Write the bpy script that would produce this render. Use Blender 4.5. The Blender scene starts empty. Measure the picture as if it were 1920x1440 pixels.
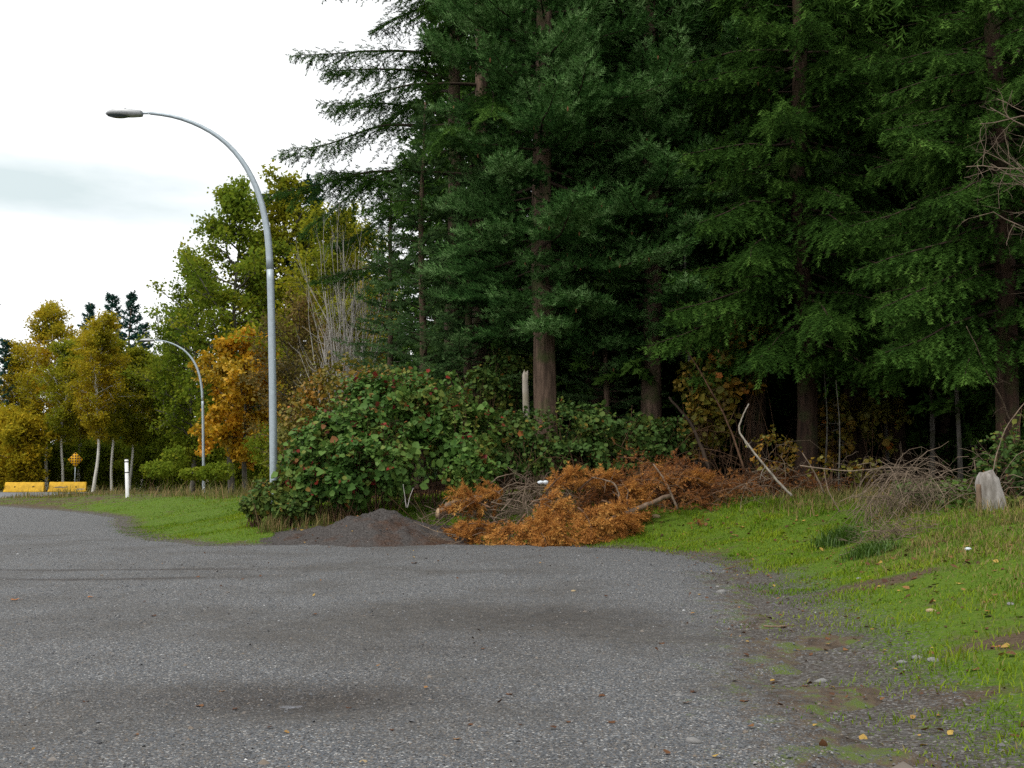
import bpy, math, random
import numpy as np
from mathutils import Vector

# ------------------------------------------------------------------ camera, sky, sun, exposure
SC = bpy.context.scene
COL = SC.collection
F_PX, HOR, CAM_Z = 2000.0, 885.0, 1.6
PITCH = math.atan((HOR - 720.0) / F_PX)
cam_d = bpy.data.cameras.new('camera')
cam = bpy.data.objects.new('camera', cam_d)
COL.objects.link(cam)
cam_d.lens = 36.0 * F_PX / 1920.0
cam_d.sensor_width = 36.0
cam_d.clip_end = 6000
cam.location = (0, 0, CAM_Z)
cam.rotation_euler = (math.pi / 2 + PITCH, 0, 0)
SC.camera = cam

SUN_EL, SUN_AZ = 58.0, 225.0          # degrees, azimuth clockwise from +Y: behind the camera, to its left
world = bpy.data.worlds.new('World')
SC.world = world
world.use_nodes = True
wn, wl = world.node_tree.nodes, world.node_tree.links
wn.clear()
w_out = wn.new('ShaderNodeOutputWorld')
w_bg = wn.new('ShaderNodeBackground')
w_sky = wn.new('ShaderNodeTexSky')
w_sky.sky_type = 'NISHITA'
w_sky.sun_disc = False
w_sky.sun_elevation = math.radians(SUN_EL)
w_sky.sun_rotation = math.radians(SUN_AZ)
w_sky.dust_density = 3.0
w_tc = wn.new('ShaderNodeTexCoord')
w_map = wn.new('ShaderNodeMapping')
w_map.inputs['Scale'].default_value = (1.4, 1.4, 5.5)
w_map.inputs['Location'].default_value = (0.55, 0.2, 0.42)
w_noise = wn.new('ShaderNodeTexNoise')
w_noise.inputs['Scale'].default_value = 1.7
w_noise.inputs['Detail'].default_value = 7.0
w_noise.inputs['Roughness'].default_value = 0.52
w_ramp = wn.new('ShaderNodeValToRGB')
w_ramp.color_ramp.elements[0].position = 0.28
w_ramp.color_ramp.elements[0].color = (0.72, 0.72, 0.72, 1)
w_ramp.color_ramp.elements[1].position = 0.42
w_ramp.color_ramp.elements[1].color = (1, 1, 1, 1)
w_mix = wn.new('ShaderNodeMixRGB')
w_cloud = wn.new('ShaderNodeRGB')
w_cloud.outputs[0].default_value = (8.9, 9.05, 9.15, 1)     # bright stratus: times the strength 0.1 below
wl.new(w_tc.outputs['Generated'], w_map.inputs['Vector'])
wl.new(w_map.outputs[0], w_noise.inputs['Vector'])
wl.new(w_noise.outputs['Fac'], w_ramp.inputs['Fac'])
wl.new(w_ramp.outputs['Color'], w_mix.inputs['Fac'])
wl.new(w_sky.outputs[0], w_mix.inputs['Color1'])
wl.new(w_cloud.outputs[0], w_mix.inputs['Color2'])
w_c1 = wn.new('ShaderNodeMapping'); w_c1.inputs['Location'].default_value = (0.42 * 4.2, -0.88 * 4.2, -0.243 * 34); w_c1.inputs['Scale'].default_value = (4.2, 4.2, 34)
w_c2 = wn.new('ShaderNodeVectorMath'); w_c2.operation = 'LENGTH'
w_n2 = wn.new('ShaderNodeTexNoise'); w_n2.inputs['Scale'].default_value = 2.2; w_n2.inputs['Detail'].default_value = 5
w_m2 = wn.new('ShaderNodeMapping'); w_m2.inputs['Scale'].default_value = (3, 3, 11)
w_ad = wn.new('ShaderNodeMath'); w_ad.operation = 'MULTIPLY_ADD'; w_ad.inputs[1].default_value = 1.7
w_r2 = wn.new('ShaderNodeValToRGB')
w_r2.color_ramp.elements[0].position = 0.95; w_r2.color_ramp.elements[0].color = (1, 1, 1, 1)
w_r2.color_ramp.elements[1].position = 1.0; w_r2.color_ramp.elements[1].color = (0, 0, 0, 1)
w_r2.color_ramp.elements[0].position = 0.55
w_hv = wn.new('ShaderNodeMath'); w_hv.operation = 'MULTIPLY'; w_hv.inputs[1].default_value = 0.5
w_mx2 = wn.new('ShaderNodeMixRGB'); w_mx2.inputs['Color2'].default_value = (5.2, 5.95, 6.1, 1)
wl.new(w_tc.outputs['Generated'], w_c1.inputs['Vector']); wl.new(w_c1.outputs[0], w_c2.inputs[0])
wl.new(w_tc.outputs['Generated'], w_m2.inputs['Vector']); wl.new(w_m2.outputs[0], w_n2.inputs['Vector'])
wl.new(w_n2.outputs['Fac'], w_ad.inputs[0]); wl.new(w_c2.outputs['Value'], w_ad.inputs[2])
wl.new(w_ad.outputs[0], w_hv.inputs[0]); wl.new(w_hv.outputs[0], w_r2.inputs['Fac'])
wl.new(w_r2.outputs['Color'], w_mx2.inputs['Fac']); wl.new(w_mix.outputs[0], w_mx2.inputs['Color1'])
wl.new(w_mx2.outputs[0], w_bg.inputs['Color'])
w_bg.inputs['Strength'].default_value = 0.1
wl.new(w_bg.outputs[0], w_out.inputs['Surface'])

sun_d = bpy.data.lights.new('sun', 'SUN')
sun_d.energy = 1.5
sun_d.angle = math.radians(14)
sun_d.color = (1.0, 0.955, 0.88)
sun = bpy.data.objects.new('sun', sun_d)
COL.objects.link(sun)
_e, _a = math.radians(SUN_EL), math.radians(SUN_AZ)
_to = Vector((math.sin(_a) * math.cos(_e), math.cos(_a) * math.cos(_e), math.sin(_e)))
sun.rotation_euler = _to.to_track_quat('Z', 'Y').to_euler()

SC.view_settings.view_transform = 'Standard'
SC.view_settings.look = 'None'
SC.view_settings.exposure = 0.52
SC.view_settings.gamma = 1.0
SC.view_settings.use_curve_mapping = False
SC.render.engine = 'CYCLES'
SC.cycles.max_bounces = 6
SC.cycles.diffuse_bounces = 3
SC.cycles.glossy_bounces = 2
SC.cycles.transmission_bounces = 3
SC.cycles.transparent_max_bounces = 4
SC.cycles.use_denoising = False
SC.cycles.caustics_reflective = False
SC.cycles.caustics_refractive = False


# ------------------------------------------------------------------ helpers
def at(px, py, Y):
    """world point seen at photograph pixel (px, py) at distance Y along +Y"""
    cp, sp = math.cos(PITCH), math.sin(PITCH)
    u, v = (px - 960.0) / F_PX, (720.0 - py) / F_PX
    d = np.array([u, cp - v * sp, sp + v * cp])
    return d * (Y / d[1]) + np.array([0, 0, CAM_Z])


def ax(px, Y):
    return (px - 960.0) / F_PX * Y


def tag(o, label=None, cat=None, group=None, kind=None):
    if label: o['label'] = label
    if cat: o['category'] = cat
    if group: o['group'] = group
    if kind: o['kind'] = kind
    return o


def empty(name, loc, rz=0.0, scale=1.0):
    o = bpy.data.objects.new(name, None)
    COL.objects.link(o)
    o.location = loc
    o.rotation_euler = (0, 0, rz)
    o.scale = (scale, scale, scale) if not isinstance(scale, tuple) else scale
    o.empty_display_size = 0.2
    return o


def link(name, me, parent=None, loc=None):
    o = bpy.data.objects.new(name, me)
    COL.objects.link(o)
    if parent is not None: o.parent = parent
    if loc is not None: o.location = loc
    return o


def mesh(name, V, F, mat=None, rnd=None, smooth=False, extra=None):
    """V (n,3); F list of arrays (m,3) or (m,4) or a single array; rnd: one float per face"""
    V = np.asarray(V, dtype=np.float32).reshape(-1, 3)
    Fs = [np.asarray(f, dtype=np.int32) for f in (F if isinstance(F, (list, tuple)) else [F])]
    Fs = [f for f in Fs if len(f)]
    me = bpy.data.meshes.new(name)
    nl = sum(f.size for f in Fs)
    nf = sum(len(f) for f in Fs)
    me.vertices.add(len(V))
    me.vertices.foreach_set('co', V.ravel())
    me.loops.add(nl)
    me.loops.foreach_set('vertex_index', np.concatenate([f.ravel() for f in Fs]))
    me.polygons.add(nf)
    tot = np.concatenate([np.full(len(f), f.shape[1], np.int32) for f in Fs])
    st = np.concatenate([[0], np.cumsum(tot)[:-1]]).astype(np.int32)
    me.polygons.foreach_set('loop_start', st)
    me.polygons.foreach_set('loop_total', tot)
    if smooth:
        me.polygons.foreach_set('use_smooth', np.ones(nf, dtype=bool))
    if rnd is not None:
        a = me.attributes.new('rnd', 'FLOAT', 'FACE')
        a.data.foreach_set('value', np.asarray(rnd, dtype=np.float32))
    for k, v in (extra or {}).items():
        a = me.attributes.new(k, 'FLOAT', 'POINT')
        a.data.foreach_set('value', np.asarray(v, dtype=np.float32))
    me.update(calc_edges=True)
    me.validate()
    if mat is not None: me.materials.append(mat)
    return me


class MB:
    """collects geometry; every added chunk keeps its own vertices"""
    def __init__(s): s.V, s.T, s.Q, s.rt, s.rq, s.n = [], [], [], [], [], 0
    def tri(s, V, T, r=0.5):
        V = np.asarray(V, float).reshape(-1, 3); T = np.asarray(T, int)
        s.V.append(V); s.T.append(T + s.n); s.n += len(V)
        s.rt.append(np.broadcast_to(np.asarray(r, float), (len(T),)))
    def quad(s, V, Q, r=0.5):
        V = np.asarray(V, float).reshape(-1, 3); Q = np.asarray(Q, int)
        s.V.append(V); s.Q.append(Q + s.n); s.n += len(V)
        s.rq.append(np.broadcast_to(np.asarray(r, float), (len(Q),)))
    def tube(s, P, R, k=6, r=0.5, cap=True, phase=0.0, ref=None):
        P = np.asarray(P, float); n = len(P)
        R = np.broadcast_to(np.asarray(R, float), (n,)) if np.ndim(R) < 2 else np.asarray(R)
        T = np.gradient(P, axis=0); T /= np.linalg.norm(T, axis=1)[:, None] + 1e-9
        if ref is None: ref = np.array([0, 0, 1.0]) if abs(T[:, 2]).mean() < 0.8 else np.array([0, 1.0, 0])
        ref = np.asarray(ref, float)
        A = np.cross(T, ref); A /= np.linalg.norm(A, axis=1)[:, None] + 1e-9
        B = np.cross(T, A)
        th = np.arange(k) * 2 * math.pi / k + phase
        rr = R[:, None] if R.ndim == 1 else R
        V = P[:, None] + (rr * np.cos(th))[..., None] * A[:, None] + (rr * np.sin(th))[..., None] * B[:, None]
        i = np.arange(n - 1)[:, None] * k; j = np.arange(k)[None]; j2 = (j + 1) % k
        Q = np.stack([i + j, i + j2, i + k + j2, i + k + j], -1).reshape(-1, 4)
        s.quad(V.reshape(-1, 3), Q, r)
        if cap and k >= 4:
            b = s.n - n * k
            for base, rev in ((b, True), (b + (n - 1) * k, False)):
                idx = [[base, base + q, base + q + 1] if not rev else [base, base + q + 1, base + q] for q in range(1, k - 1)]
                s.T.append(np.array(idx)); s.rt.append(np.full(len(idx), r if np.ndim(r) == 0 else 0.5))
    def box(s, lo, hi, r=0.5):
        x0, y0, z0 = lo; x1, y1, z1 = hi
        s.quad([(x0, y0, z0), (x1, y0, z0), (x1, y1, z0), (x0, y1, z0), (x0, y0, z1), (x1, y0, z1), (x1, y1, z1), (x0, y1, z1)],
               [(0, 3, 2, 1), (4, 5, 6, 7), (0, 1, 5, 4), (1, 2, 6, 5), (2, 3, 7, 6), (3, 0, 4, 7)], r)
    def build(s, name, mat, smooth=False):
        F, r = [], []
        if s.T: F.append(np.concatenate(s.T)); r.append(np.concatenate(s.rt))
        if s.Q: F.append(np.concatenate(s.Q)); r.append(np.concatenate(s.rq))
        return mesh(name, np.concatenate(s.V), F, mat, np.concatenate(r), smooth)


def nrm(v):
    v = np.asarray(v, float)
    return v / (np.linalg.norm(v, axis=-1, keepdims=True) + 1e-9)


# smooth value noise, 2D and 3D
_tab = np.random.RandomState(11).rand(65536)
def vnoise(*c):
    c = [np.asarray(k, float) for k in c]
    i = [np.floor(k).astype(np.int64) for k in c]
    f = [k - q for k, q in zip(c, i)]
    f = [k * k * (3 - 2 * k) for k in f]
    def h(*o):
        a = 0
        for q, m, d in zip(i, (73856093, 19349663, 83492791), o): a = a ^ ((q + d) * m)
        return _tab[a & 65535]
    out = 0
    n = len(c)
    for b in range(2 ** n):
        o = [(b >> k) & 1 for k in range(n)]
        w = 1
        for k in range(n): w = w * (f[k] if o[k] else 1 - f[k])
        out = out + w * h(*o)
    return out


def fbm(x, y, oct=4):
    s, a, t = 0, 0.5, 0
    for k in range(oct):
        s = s + a * vnoise(np.asarray(x) * 2 ** k + 7.3 * k, np.asarray(y) * 2 ** k - 3.1 * k); t += a; a *= 0.5
    return s / t


def S(v):
    v = np.clip(v, 0, 1)
    return v * v * (3 - 2 * v)


# ------------------------------------------------------------------ materials
def new_mat(name):
    m = bpy.data.materials.new(name)
    m.use_nodes = True
    nt = m.node_tree
    b = nt.nodes['Principled BSDF']
    return m, nt, nt.nodes, nt.links, b


def ramp(nodes, stops, interp='LINEAR'):
    r = nodes.new('ShaderNodeValToRGB')
    r.color_ramp.interpolation = interp
    el = r.color_ramp.elements
    while len(el) < len(stops): el.new(0.5)
    for e, (p, c) in zip(el, stops):
        e.position = p; e.color = (*c, 1)
    return r


def noise_node(nodes, links, scale, detail=4, rough=0.6, coord=None, stretch=None):
    n = nodes.new('ShaderNodeTexNoise')
    n.inputs['Scale'].default_value = scale
    n.inputs['Detail'].default_value = detail
    n.inputs['Roughness'].default_value = rough
    if coord is not None:
        if stretch:
            mp = nodes.new('ShaderNodeMapping'); mp.inputs['Scale'].default_value = stretch
            links.new(coord, mp.inputs['Vector']); coord = mp.outputs[0]
        links.new(coord, n.inputs['Vector'])
    return n


def bump(nodes, links, h, bsdf, strength=0.5, dist=0.02, prev=None):
    b = nodes.new('ShaderNodeBump')
    b.inputs['Strength'].default_value = strength
    b.inputs['Distance'].default_value = dist
    links.new(h, b.inputs['Height'])
    if prev is not None: links.new(prev.outputs[0], b.inputs['Normal'])
    links.new(b.outputs[0], bsdf.inputs['Normal'])
    return b


def leaf_mat(name, stops, rough=0.55, trans=0.25, spec=0.3):
    """colour picked per leaf from the 'rnd' attribute, translucent like a leaf"""
    m, nt, N, L, b = new_mat(name)
    at_ = N.new('ShaderNodeAttribute'); at_.attribute_name = 'rnd'
    r = ramp(N, stops)
    L.new(at_.outputs['Fac'], r.inputs['Fac'])
    L.new(r.outputs[0], b.inputs['Base Color'])
    b.inputs['Roughness'].default_value = rough
    b.inputs['Specular IOR Level'].default_value = spec
    if trans > 0:
        t = N.new('ShaderNodeBsdfTranslucent'); L.new(r.outputs[0], t.inputs['Color'])
        mx = N.new('ShaderNodeMixShader'); mx.inputs[0].default_value = trans
        L.new(b.outputs[0], mx.inputs[1]); L.new(t.outputs[0], mx.inputs[2])
        L.new(mx.outputs[0], N['Material Output'].inputs['Surface'])
    return m


def bark_mat(name, c0, c1, moss=None, scale=3.0, depth=0.03):
    m, nt, N, L, b = new_mat(name)
    tc = N.new('ShaderNodeTexCoord')
    n1 = noise_node(N, L, scale * 3, 6, 0.65, tc.outputs['Object'], (1, 1, 0.16))
    n2 = noise_node(N, L, scale * 0.6, 3, 0.5, tc.outputs['Object'])
    r = ramp(N, [(0.3, c0), (0.68, c1)])
    L.new(n1.outputs['Fac'], r.inputs['Fac'])
    out = r.outputs[0]
    if moss:
        mr = ramp(N, [(0.5, (0, 0, 0)), (0.66, (0.8, 0.8, 0.8))])
        L.new(n2.outputs['Fac'], mr.inputs['Fac'])
        mx = N.new('ShaderNodeMixRGB'); L.new(mr.outputs[0], mx.inputs['Fac']); L.new(out, mx.inputs['Color1'])
        mx.inputs['Color2'].default_value = (*moss, 1); out = mx.outputs[0]
    L.new(out, b.inputs['Base Color'])
    b.inputs['Roughness'].default_value = 0.9
    b.inputs['Specular IOR Level'].default_value = 0.15
    bump(N, L, n1.outputs['Fac'], b, 0.9, depth)
    return m


def plain_mat(name, col, rough=0.6, metal=0.0, var=0.12, scale=6.0, bmp=0.0, spec=0.4):
    m, nt, N, L, b = new_mat(name)
    tc = N.new('ShaderNodeTexCoord')
    n = noise_node(N, L, scale, 6, 0.65, tc.outputs['Object'])
    lo = tuple(max(0, c * (1 - var * 2)) for c in col); hi = tuple(min(1, c * (1 + var)) for c in col)
    r = ramp(N, [(0.32, lo), (0.62, hi)])
    L.new(n.outputs['Fac'], r.inputs['Fac']); L.new(r.outputs[0], b.inputs['Base Color'])
    b.inputs['Roughness'].default_value = rough
    b.inputs['Metallic'].default_value = metal
    b.inputs['Specular IOR Level'].default_value = spec
    if bmp: bump(N, L, n.outputs['Fac'], b, 0.6, bmp)
    return m


M = {}
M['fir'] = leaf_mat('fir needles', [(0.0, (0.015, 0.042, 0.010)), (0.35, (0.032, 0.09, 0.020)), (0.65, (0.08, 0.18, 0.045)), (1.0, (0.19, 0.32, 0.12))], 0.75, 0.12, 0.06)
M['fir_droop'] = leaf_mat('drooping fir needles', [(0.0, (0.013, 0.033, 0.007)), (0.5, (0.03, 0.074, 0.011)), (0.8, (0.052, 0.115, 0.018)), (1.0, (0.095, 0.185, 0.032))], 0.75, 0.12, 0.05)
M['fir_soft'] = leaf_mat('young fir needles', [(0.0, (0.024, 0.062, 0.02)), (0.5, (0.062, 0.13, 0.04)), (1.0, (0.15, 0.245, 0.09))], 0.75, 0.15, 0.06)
M['fir_far'] = leaf_mat('far conifer needles', [(0.0, (0.012, 0.045, 0.035)), (1.0, (0.028, 0.09, 0.066))], 0.7, 0.1, 0.2)
M['dead'] = leaf_mat('dead orange needles', [(0.0, (0.14, 0.055, 0.018)), (0.35, (0.33, 0.135, 0.034)), (0.7, (0.50, 0.23, 0.052)), (1.0, (0.60, 0.36, 0.11))], 0.75, 0.2, 0.15)
M['rust'] = leaf_mat('rusty dead sprays', [(0.0, (0.13, 0.05, 0.018)), (0.6, (0.31, 0.125, 0.042)), (1.0, (0.46, 0.25, 0.09))], 0.8, 0.15, 0.1)
M['bramble'] = leaf_mat('bramble leaves', [(0.0, (0.03, 0.075, 0.014)), (0.4, (0.06, 0.135, 0.024)), (0.6, (0.115, 0.20, 0.04)), (0.74, (0.19, 0.19, 0.035)), (0.84, (0.2, 0.095, 0.025)), (0.92, (0.13, 0.02, 0.02)), (1.0, (0.26, 0.035, 0.022))], 0.55, 0.22, 0.16)
M['salal'] = leaf_mat('understorey leaves', [(0.0, (0.03, 0.065, 0.016)), (0.5, (0.06, 0.115, 0.025)), (0.78, (0.14, 0.165, 0.03)), (0.93, (0.2, 0.13, 0.025)), (1.0, (0.26, 0.09, 0.025))], 0.6, 0.2, 0.12)
M['olive'] = leaf_mat('olive autumn leaves', [(0.0, (0.15, 0.205, 0.018)), (0.55, (0.29, 0.29, 0.018)), (1.0, (0.42, 0.33, 0.022))], 0.75, 0.45, 0.08)
M['green'] = leaf_mat('green autumn leaves', [(0.0, (0.09, 0.165, 0.018)), (0.55, (0.19, 0.25, 0.02)), (1.0, (0.30, 0.285, 0.022))], 0.75, 0.45, 0.08)
M['gold'] = leaf_mat('golden autumn leaves', [(0.0, (0.20, 0.225, 0.018)), (0.5, (0.40, 0.32, 0.018)), (1.0, (0.56, 0.34, 0.02))], 0.75, 0.45, 0.08)
M['maple'] = leaf_mat('orange maple leaves', [(0.0, (0.20, 0.18, 0.018)), (0.45, (0.54, 0.34, 0.02)), (0.85, (0.70, 0.36, 0.02)), (1.0, (0.56, 0.2, 0.022))], 0.55, 0.35, 0.3)
M['brownleaf'] = leaf_mat('thin brown autumn leaves', [(0.0, (0.09, 0.075, 0.022)), (0.6, (0.16, 0.12, 0.03)), (1.0, (0.22, 0.13, 0.035))], 0.7, 0.3, 0.2)
M['vine'] = leaf_mat('vine maple leaves', [(0.0, (0.07, 0.11, 0.02)), (0.5, (0.18, 0.17, 0.025)), (0.76, (0.36, 0.18, 0.025)), (1.0, (0.46, 0.15, 0.025))], 0.55, 0.3, 0.3)
M['grass'] = leaf_mat('grass blades', [(0.0, (0.05, 0.115, 0.010)), (0.4, (0.115, 0.205, 0.010)), (0.85, (0.225, 0.29, 0.016)), (0.93, (0.22, 0.19, 0.06)), (1.0, (0.32, 0.25, 0.11))], 0.75, 0.3, 0.08)
M['drygrass'] = leaf_mat('dry grass stalks', [(0.0, (0.08, 0.115, 0.022)), (0.35, (0.15, 0.15, 0.04)), (0.7, (0.25, 0.19, 0.085)), (1.0, (0.34, 0.22, 0.10))], 0.75, 0.25, 0.15)
M['fern'] = leaf_mat('dark weed leaves', [(0.0, (0.045, 0.095, 0.014)), (0.7, (0.085, 0.16, 0.02)), (1.0, (0.15, 0.2, 0.03))], 0.5, 0.2, 0.3)
M['litter'] = leaf_mat('fallen leaves', [(0.0, (0.05, 0.022, 0.012)), (0.5, (0.14, 0.06, 0.022)), (0.8, (0.24, 0.12, 0.04)), (0.92, (0.4, 0.27, 0.06)), (1.0, (0.26, 0.035, 0.025))], 0.7, 0.1, 0.25)
M['bark'] = bark_mat('fir bark', (0.035, 0.024, 0.018), (0.21, 0.14, 0.10), (0.06, 0.075, 0.025))
M['bark_red'] = bark_mat('reddish bark', (0.02, 0.014, 0.011), (0.10, 0.06, 0.042), (0.05, 0.06, 0.022))
M['bark_grey'] = bark_mat('grey alder bark', (0.05, 0.045, 0.04), (0.19, 0.175, 0.15), (0.07, 0.08, 0.03))
M['birch'] = bark_mat('pale aspen bark', (0.42, 0.40, 0.36), (0.78, 0.76, 0.70), None, 2.0, 0.01)
M['limb'] = plain_mat('conifer limb', (0.05, 0.036, 0.026), 0.9, spec=0.1)
M['twig'] = plain_mat('dead grey twig', (0.185, 0.138, 0.10), 0.85, var=0.25, spec=0.15)
M['twig_pale'] = plain_mat('bleached twig', (0.42, 0.39, 0.36), 0.8, var=0.2, spec=0.2)
M['twig_grey'] = plain_mat('weathered stick', (0.30, 0.265, 0.22), 0.85, var=0.25, spec=0.15)
M['twig_brown'] = plain_mat('brown twig', (0.13, 0.075, 0.045), 0.85, var=0.3, spec=0.15)
M['log'] = bark_mat('fallen log', (0.08, 0.055, 0.04), (0.25, 0.175, 0.12), None, 3.0, 0.015)
M['wood'] = plain_mat('cut wood', (0.42, 0.29, 0.17), 0.8, var=0.2, scale=12)
M['stump'] = bark_mat('bleached stump wood', (0.10, 0.085, 0.07), (0.36, 0.335, 0.31), None, 2.0, 0.02)
M['snag'] = bark_mat('pale snag wood', (0.14, 0.125, 0.10), (0.44, 0.39, 0.33), (0.16, 0.14, 0.06), 2.0, 0.015)
M['galv'] = plain_mat('galvanised steel', (0.40, 0.46, 0.50), 0.55, 0.35, 0.06, 9.0, 0, 0.5)
M['head'] = plain_mat('grey lamp housing', (0.44, 0.45, 0.46), 0.45, 0.2, 0.05, 5.0)
M['lens'] = plain_mat('dark lamp lens', (0.05, 0.07, 0.07), 0.15, 0.0, 0.1, 5.0, 0, 0.6)
M['white'] = plain_mat('white plastic', (0.80, 0.80, 0.79), 0.45, 0, 0.04, 4.0)
M['black'] = plain_mat('black band', (0.018, 0.018, 0.02), 0.6, 0, 0.1)
M['sign_y'] = plain_mat('yellow sign face', (0.78, 0.40, 0.008), 0.45, 0, 0.05)
M['yellow'] = plain_mat('yellow painted concrete', (0.62, 0.36, 0.02), 0.75, 0, 0.16, 3.0, 0.006)
M['scuff'] = plain_mat('worn bare concrete', (0.30, 0.24, 0.15), 0.85, 0, 0.2, 5.0)
M['hole'] = plain_mat('dark lifting hole', (0.05, 0.035, 0.02), 0.9)
M['rock'] = plain_mat('grey stone', (0.20, 0.195, 0.19), 0.85, 0, 0.3, 9.0, 0.01)
M['rock_tan'] = plain_mat('tan stone', (0.36, 0.27, 0.15), 0.85, 0, 0.15, 9.0, 0.01)
M['bag'] = plain_mat('white crumpled plastic', (0.62, 0.66, 0.70), 0.35, 0, 0.05, 12.0, 0.01)
M['cone'] = plain_mat('fir cone', (0.26, 0.12, 0.05), 0.8, 0, 0.2, 30)


def ground_mat():
    m, nt, N, L, b = new_mat('soil and moss')
    tc = N.new('ShaderNodeTexCoord')
    ga = N.new('ShaderNodeAttribute'); ga.attribute_name = 'grass'
    fa = N.new('ShaderNodeAttribute'); fa.attribute_name = 'forest'
    n1 = noise_node(N, L, 2.2, 7, 0.7, tc.outputs['Object'])
    n2 = noise_node(N, L, 22, 6, 0.7, tc.outputs['Object'])
    soil = ramp(N, [(0.3, (0.05, 0.036, 0.024)), (0.7, (0.14, 0.10, 0.065))]); L.new(n2.outputs['Fac'], soil.inputs['Fac'])
    gr = ramp(N, [(0.3, (0.05, 0.085, 0.012)), (0.5, (0.085, 0.15, 0.014)), (0.72, (0.14, 0.165, 0.03))]); L.new(n2.outputs['Fac'], gr.inputs['Fac'])
    fl = ramp(N, [(0.35, (0.022, 0.014, 0.009)), (0.7, (0.085, 0.04, 0.02))]); L.new(n2.outputs['Fac'], fl.inputs['Fac'])
    ad = N.new('ShaderNodeMath'); ad.operation = 'MULTIPLY_ADD'
    L.new(n1.outputs['Fac'], ad.inputs[0]); ad.inputs[1].default_value = 1.1; L.new(ga.outputs['Fac'], ad.inputs[2])
    rr = ramp(N, [(0.78, (0, 0, 0)), (1.0, (1, 1, 1))]); L.new(ad.outputs[0], rr.inputs['Fac'])
    m1 = N.new('ShaderNodeMixRGB'); L.new(rr.outputs[0], m1.inputs['Fac']); L.new(soil.outputs[0], m1.inputs['Color1']); L.new(gr.outputs[0], m1.inputs['Color2'])
    m2 = N.new('ShaderNodeMixRGB'); L.new(fa.outputs['Fac'], m2.inputs['Fac']); L.new(m1.outputs[0], m2.inputs['Color1']); L.new(fl.outputs[0], m2.inputs['Color2'])
    ea = N.new('ShaderNodeAttribute'); ea.attribute_name = 'edge'
    vo = N.new('ShaderNodeTexVoronoi'); vo.inputs['Scale'].default_value = 55; L.new(tc.outputs['Object'], vo.inputs['Vector'])
    se = N.new('ShaderNodeSeparateColor'); L.new(vo.outputs['Color'], se.inputs[0])
    gs = ramp(N, [(0.0, (0.045, 0.036, 0.03)), (0.5, (0.09, 0.085, 0.08)), (0.9, (0.14, 0.13, 0.12)), (1.0, (0.26, 0.25, 0.24))]); L.new(se.outputs[0], gs.inputs['Fac'])
    e1 = N.new('ShaderNodeMath'); e1.operation = 'MULTIPLY_ADD'; L.new(n2.outputs['Fac'], e1.inputs[0]); e1.inputs[1].default_value = 0.9; L.new(ea.outputs['Fac'], e1.inputs[2])
    e2 = N.new('ShaderNodeMath'); e2.operation = 'MULTIPLY_ADD'; L.new(se.outputs[1], e2.inputs[0]); e2.inputs[1].default_value = 0.35; L.new(e1.outputs[0], e2.inputs[2])
    er = ramp(N, [(0.86, (0, 0, 0)), (1.0, (1, 1, 1))]); L.new(e2.outputs[0], er.inputs['Fac'])
    m3 = N.new('ShaderNodeMixRGB'); L.new(er.outputs[0], m3.inputs['Fac']); L.new(m2.outputs[0], m3.inputs['Color1']); L.new(gs.outputs[0], m3.inputs['Color2'])
    L.new(m3.outputs[0], b.inputs['Base Color'])
    b.inputs['Roughness'].default_value = 0.95
    b.inputs['Specular IOR Level'].default_value = 0.1
    bump(N, L, n2.outputs['Fac'], b, 0.8, 0.05)
    return m


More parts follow.
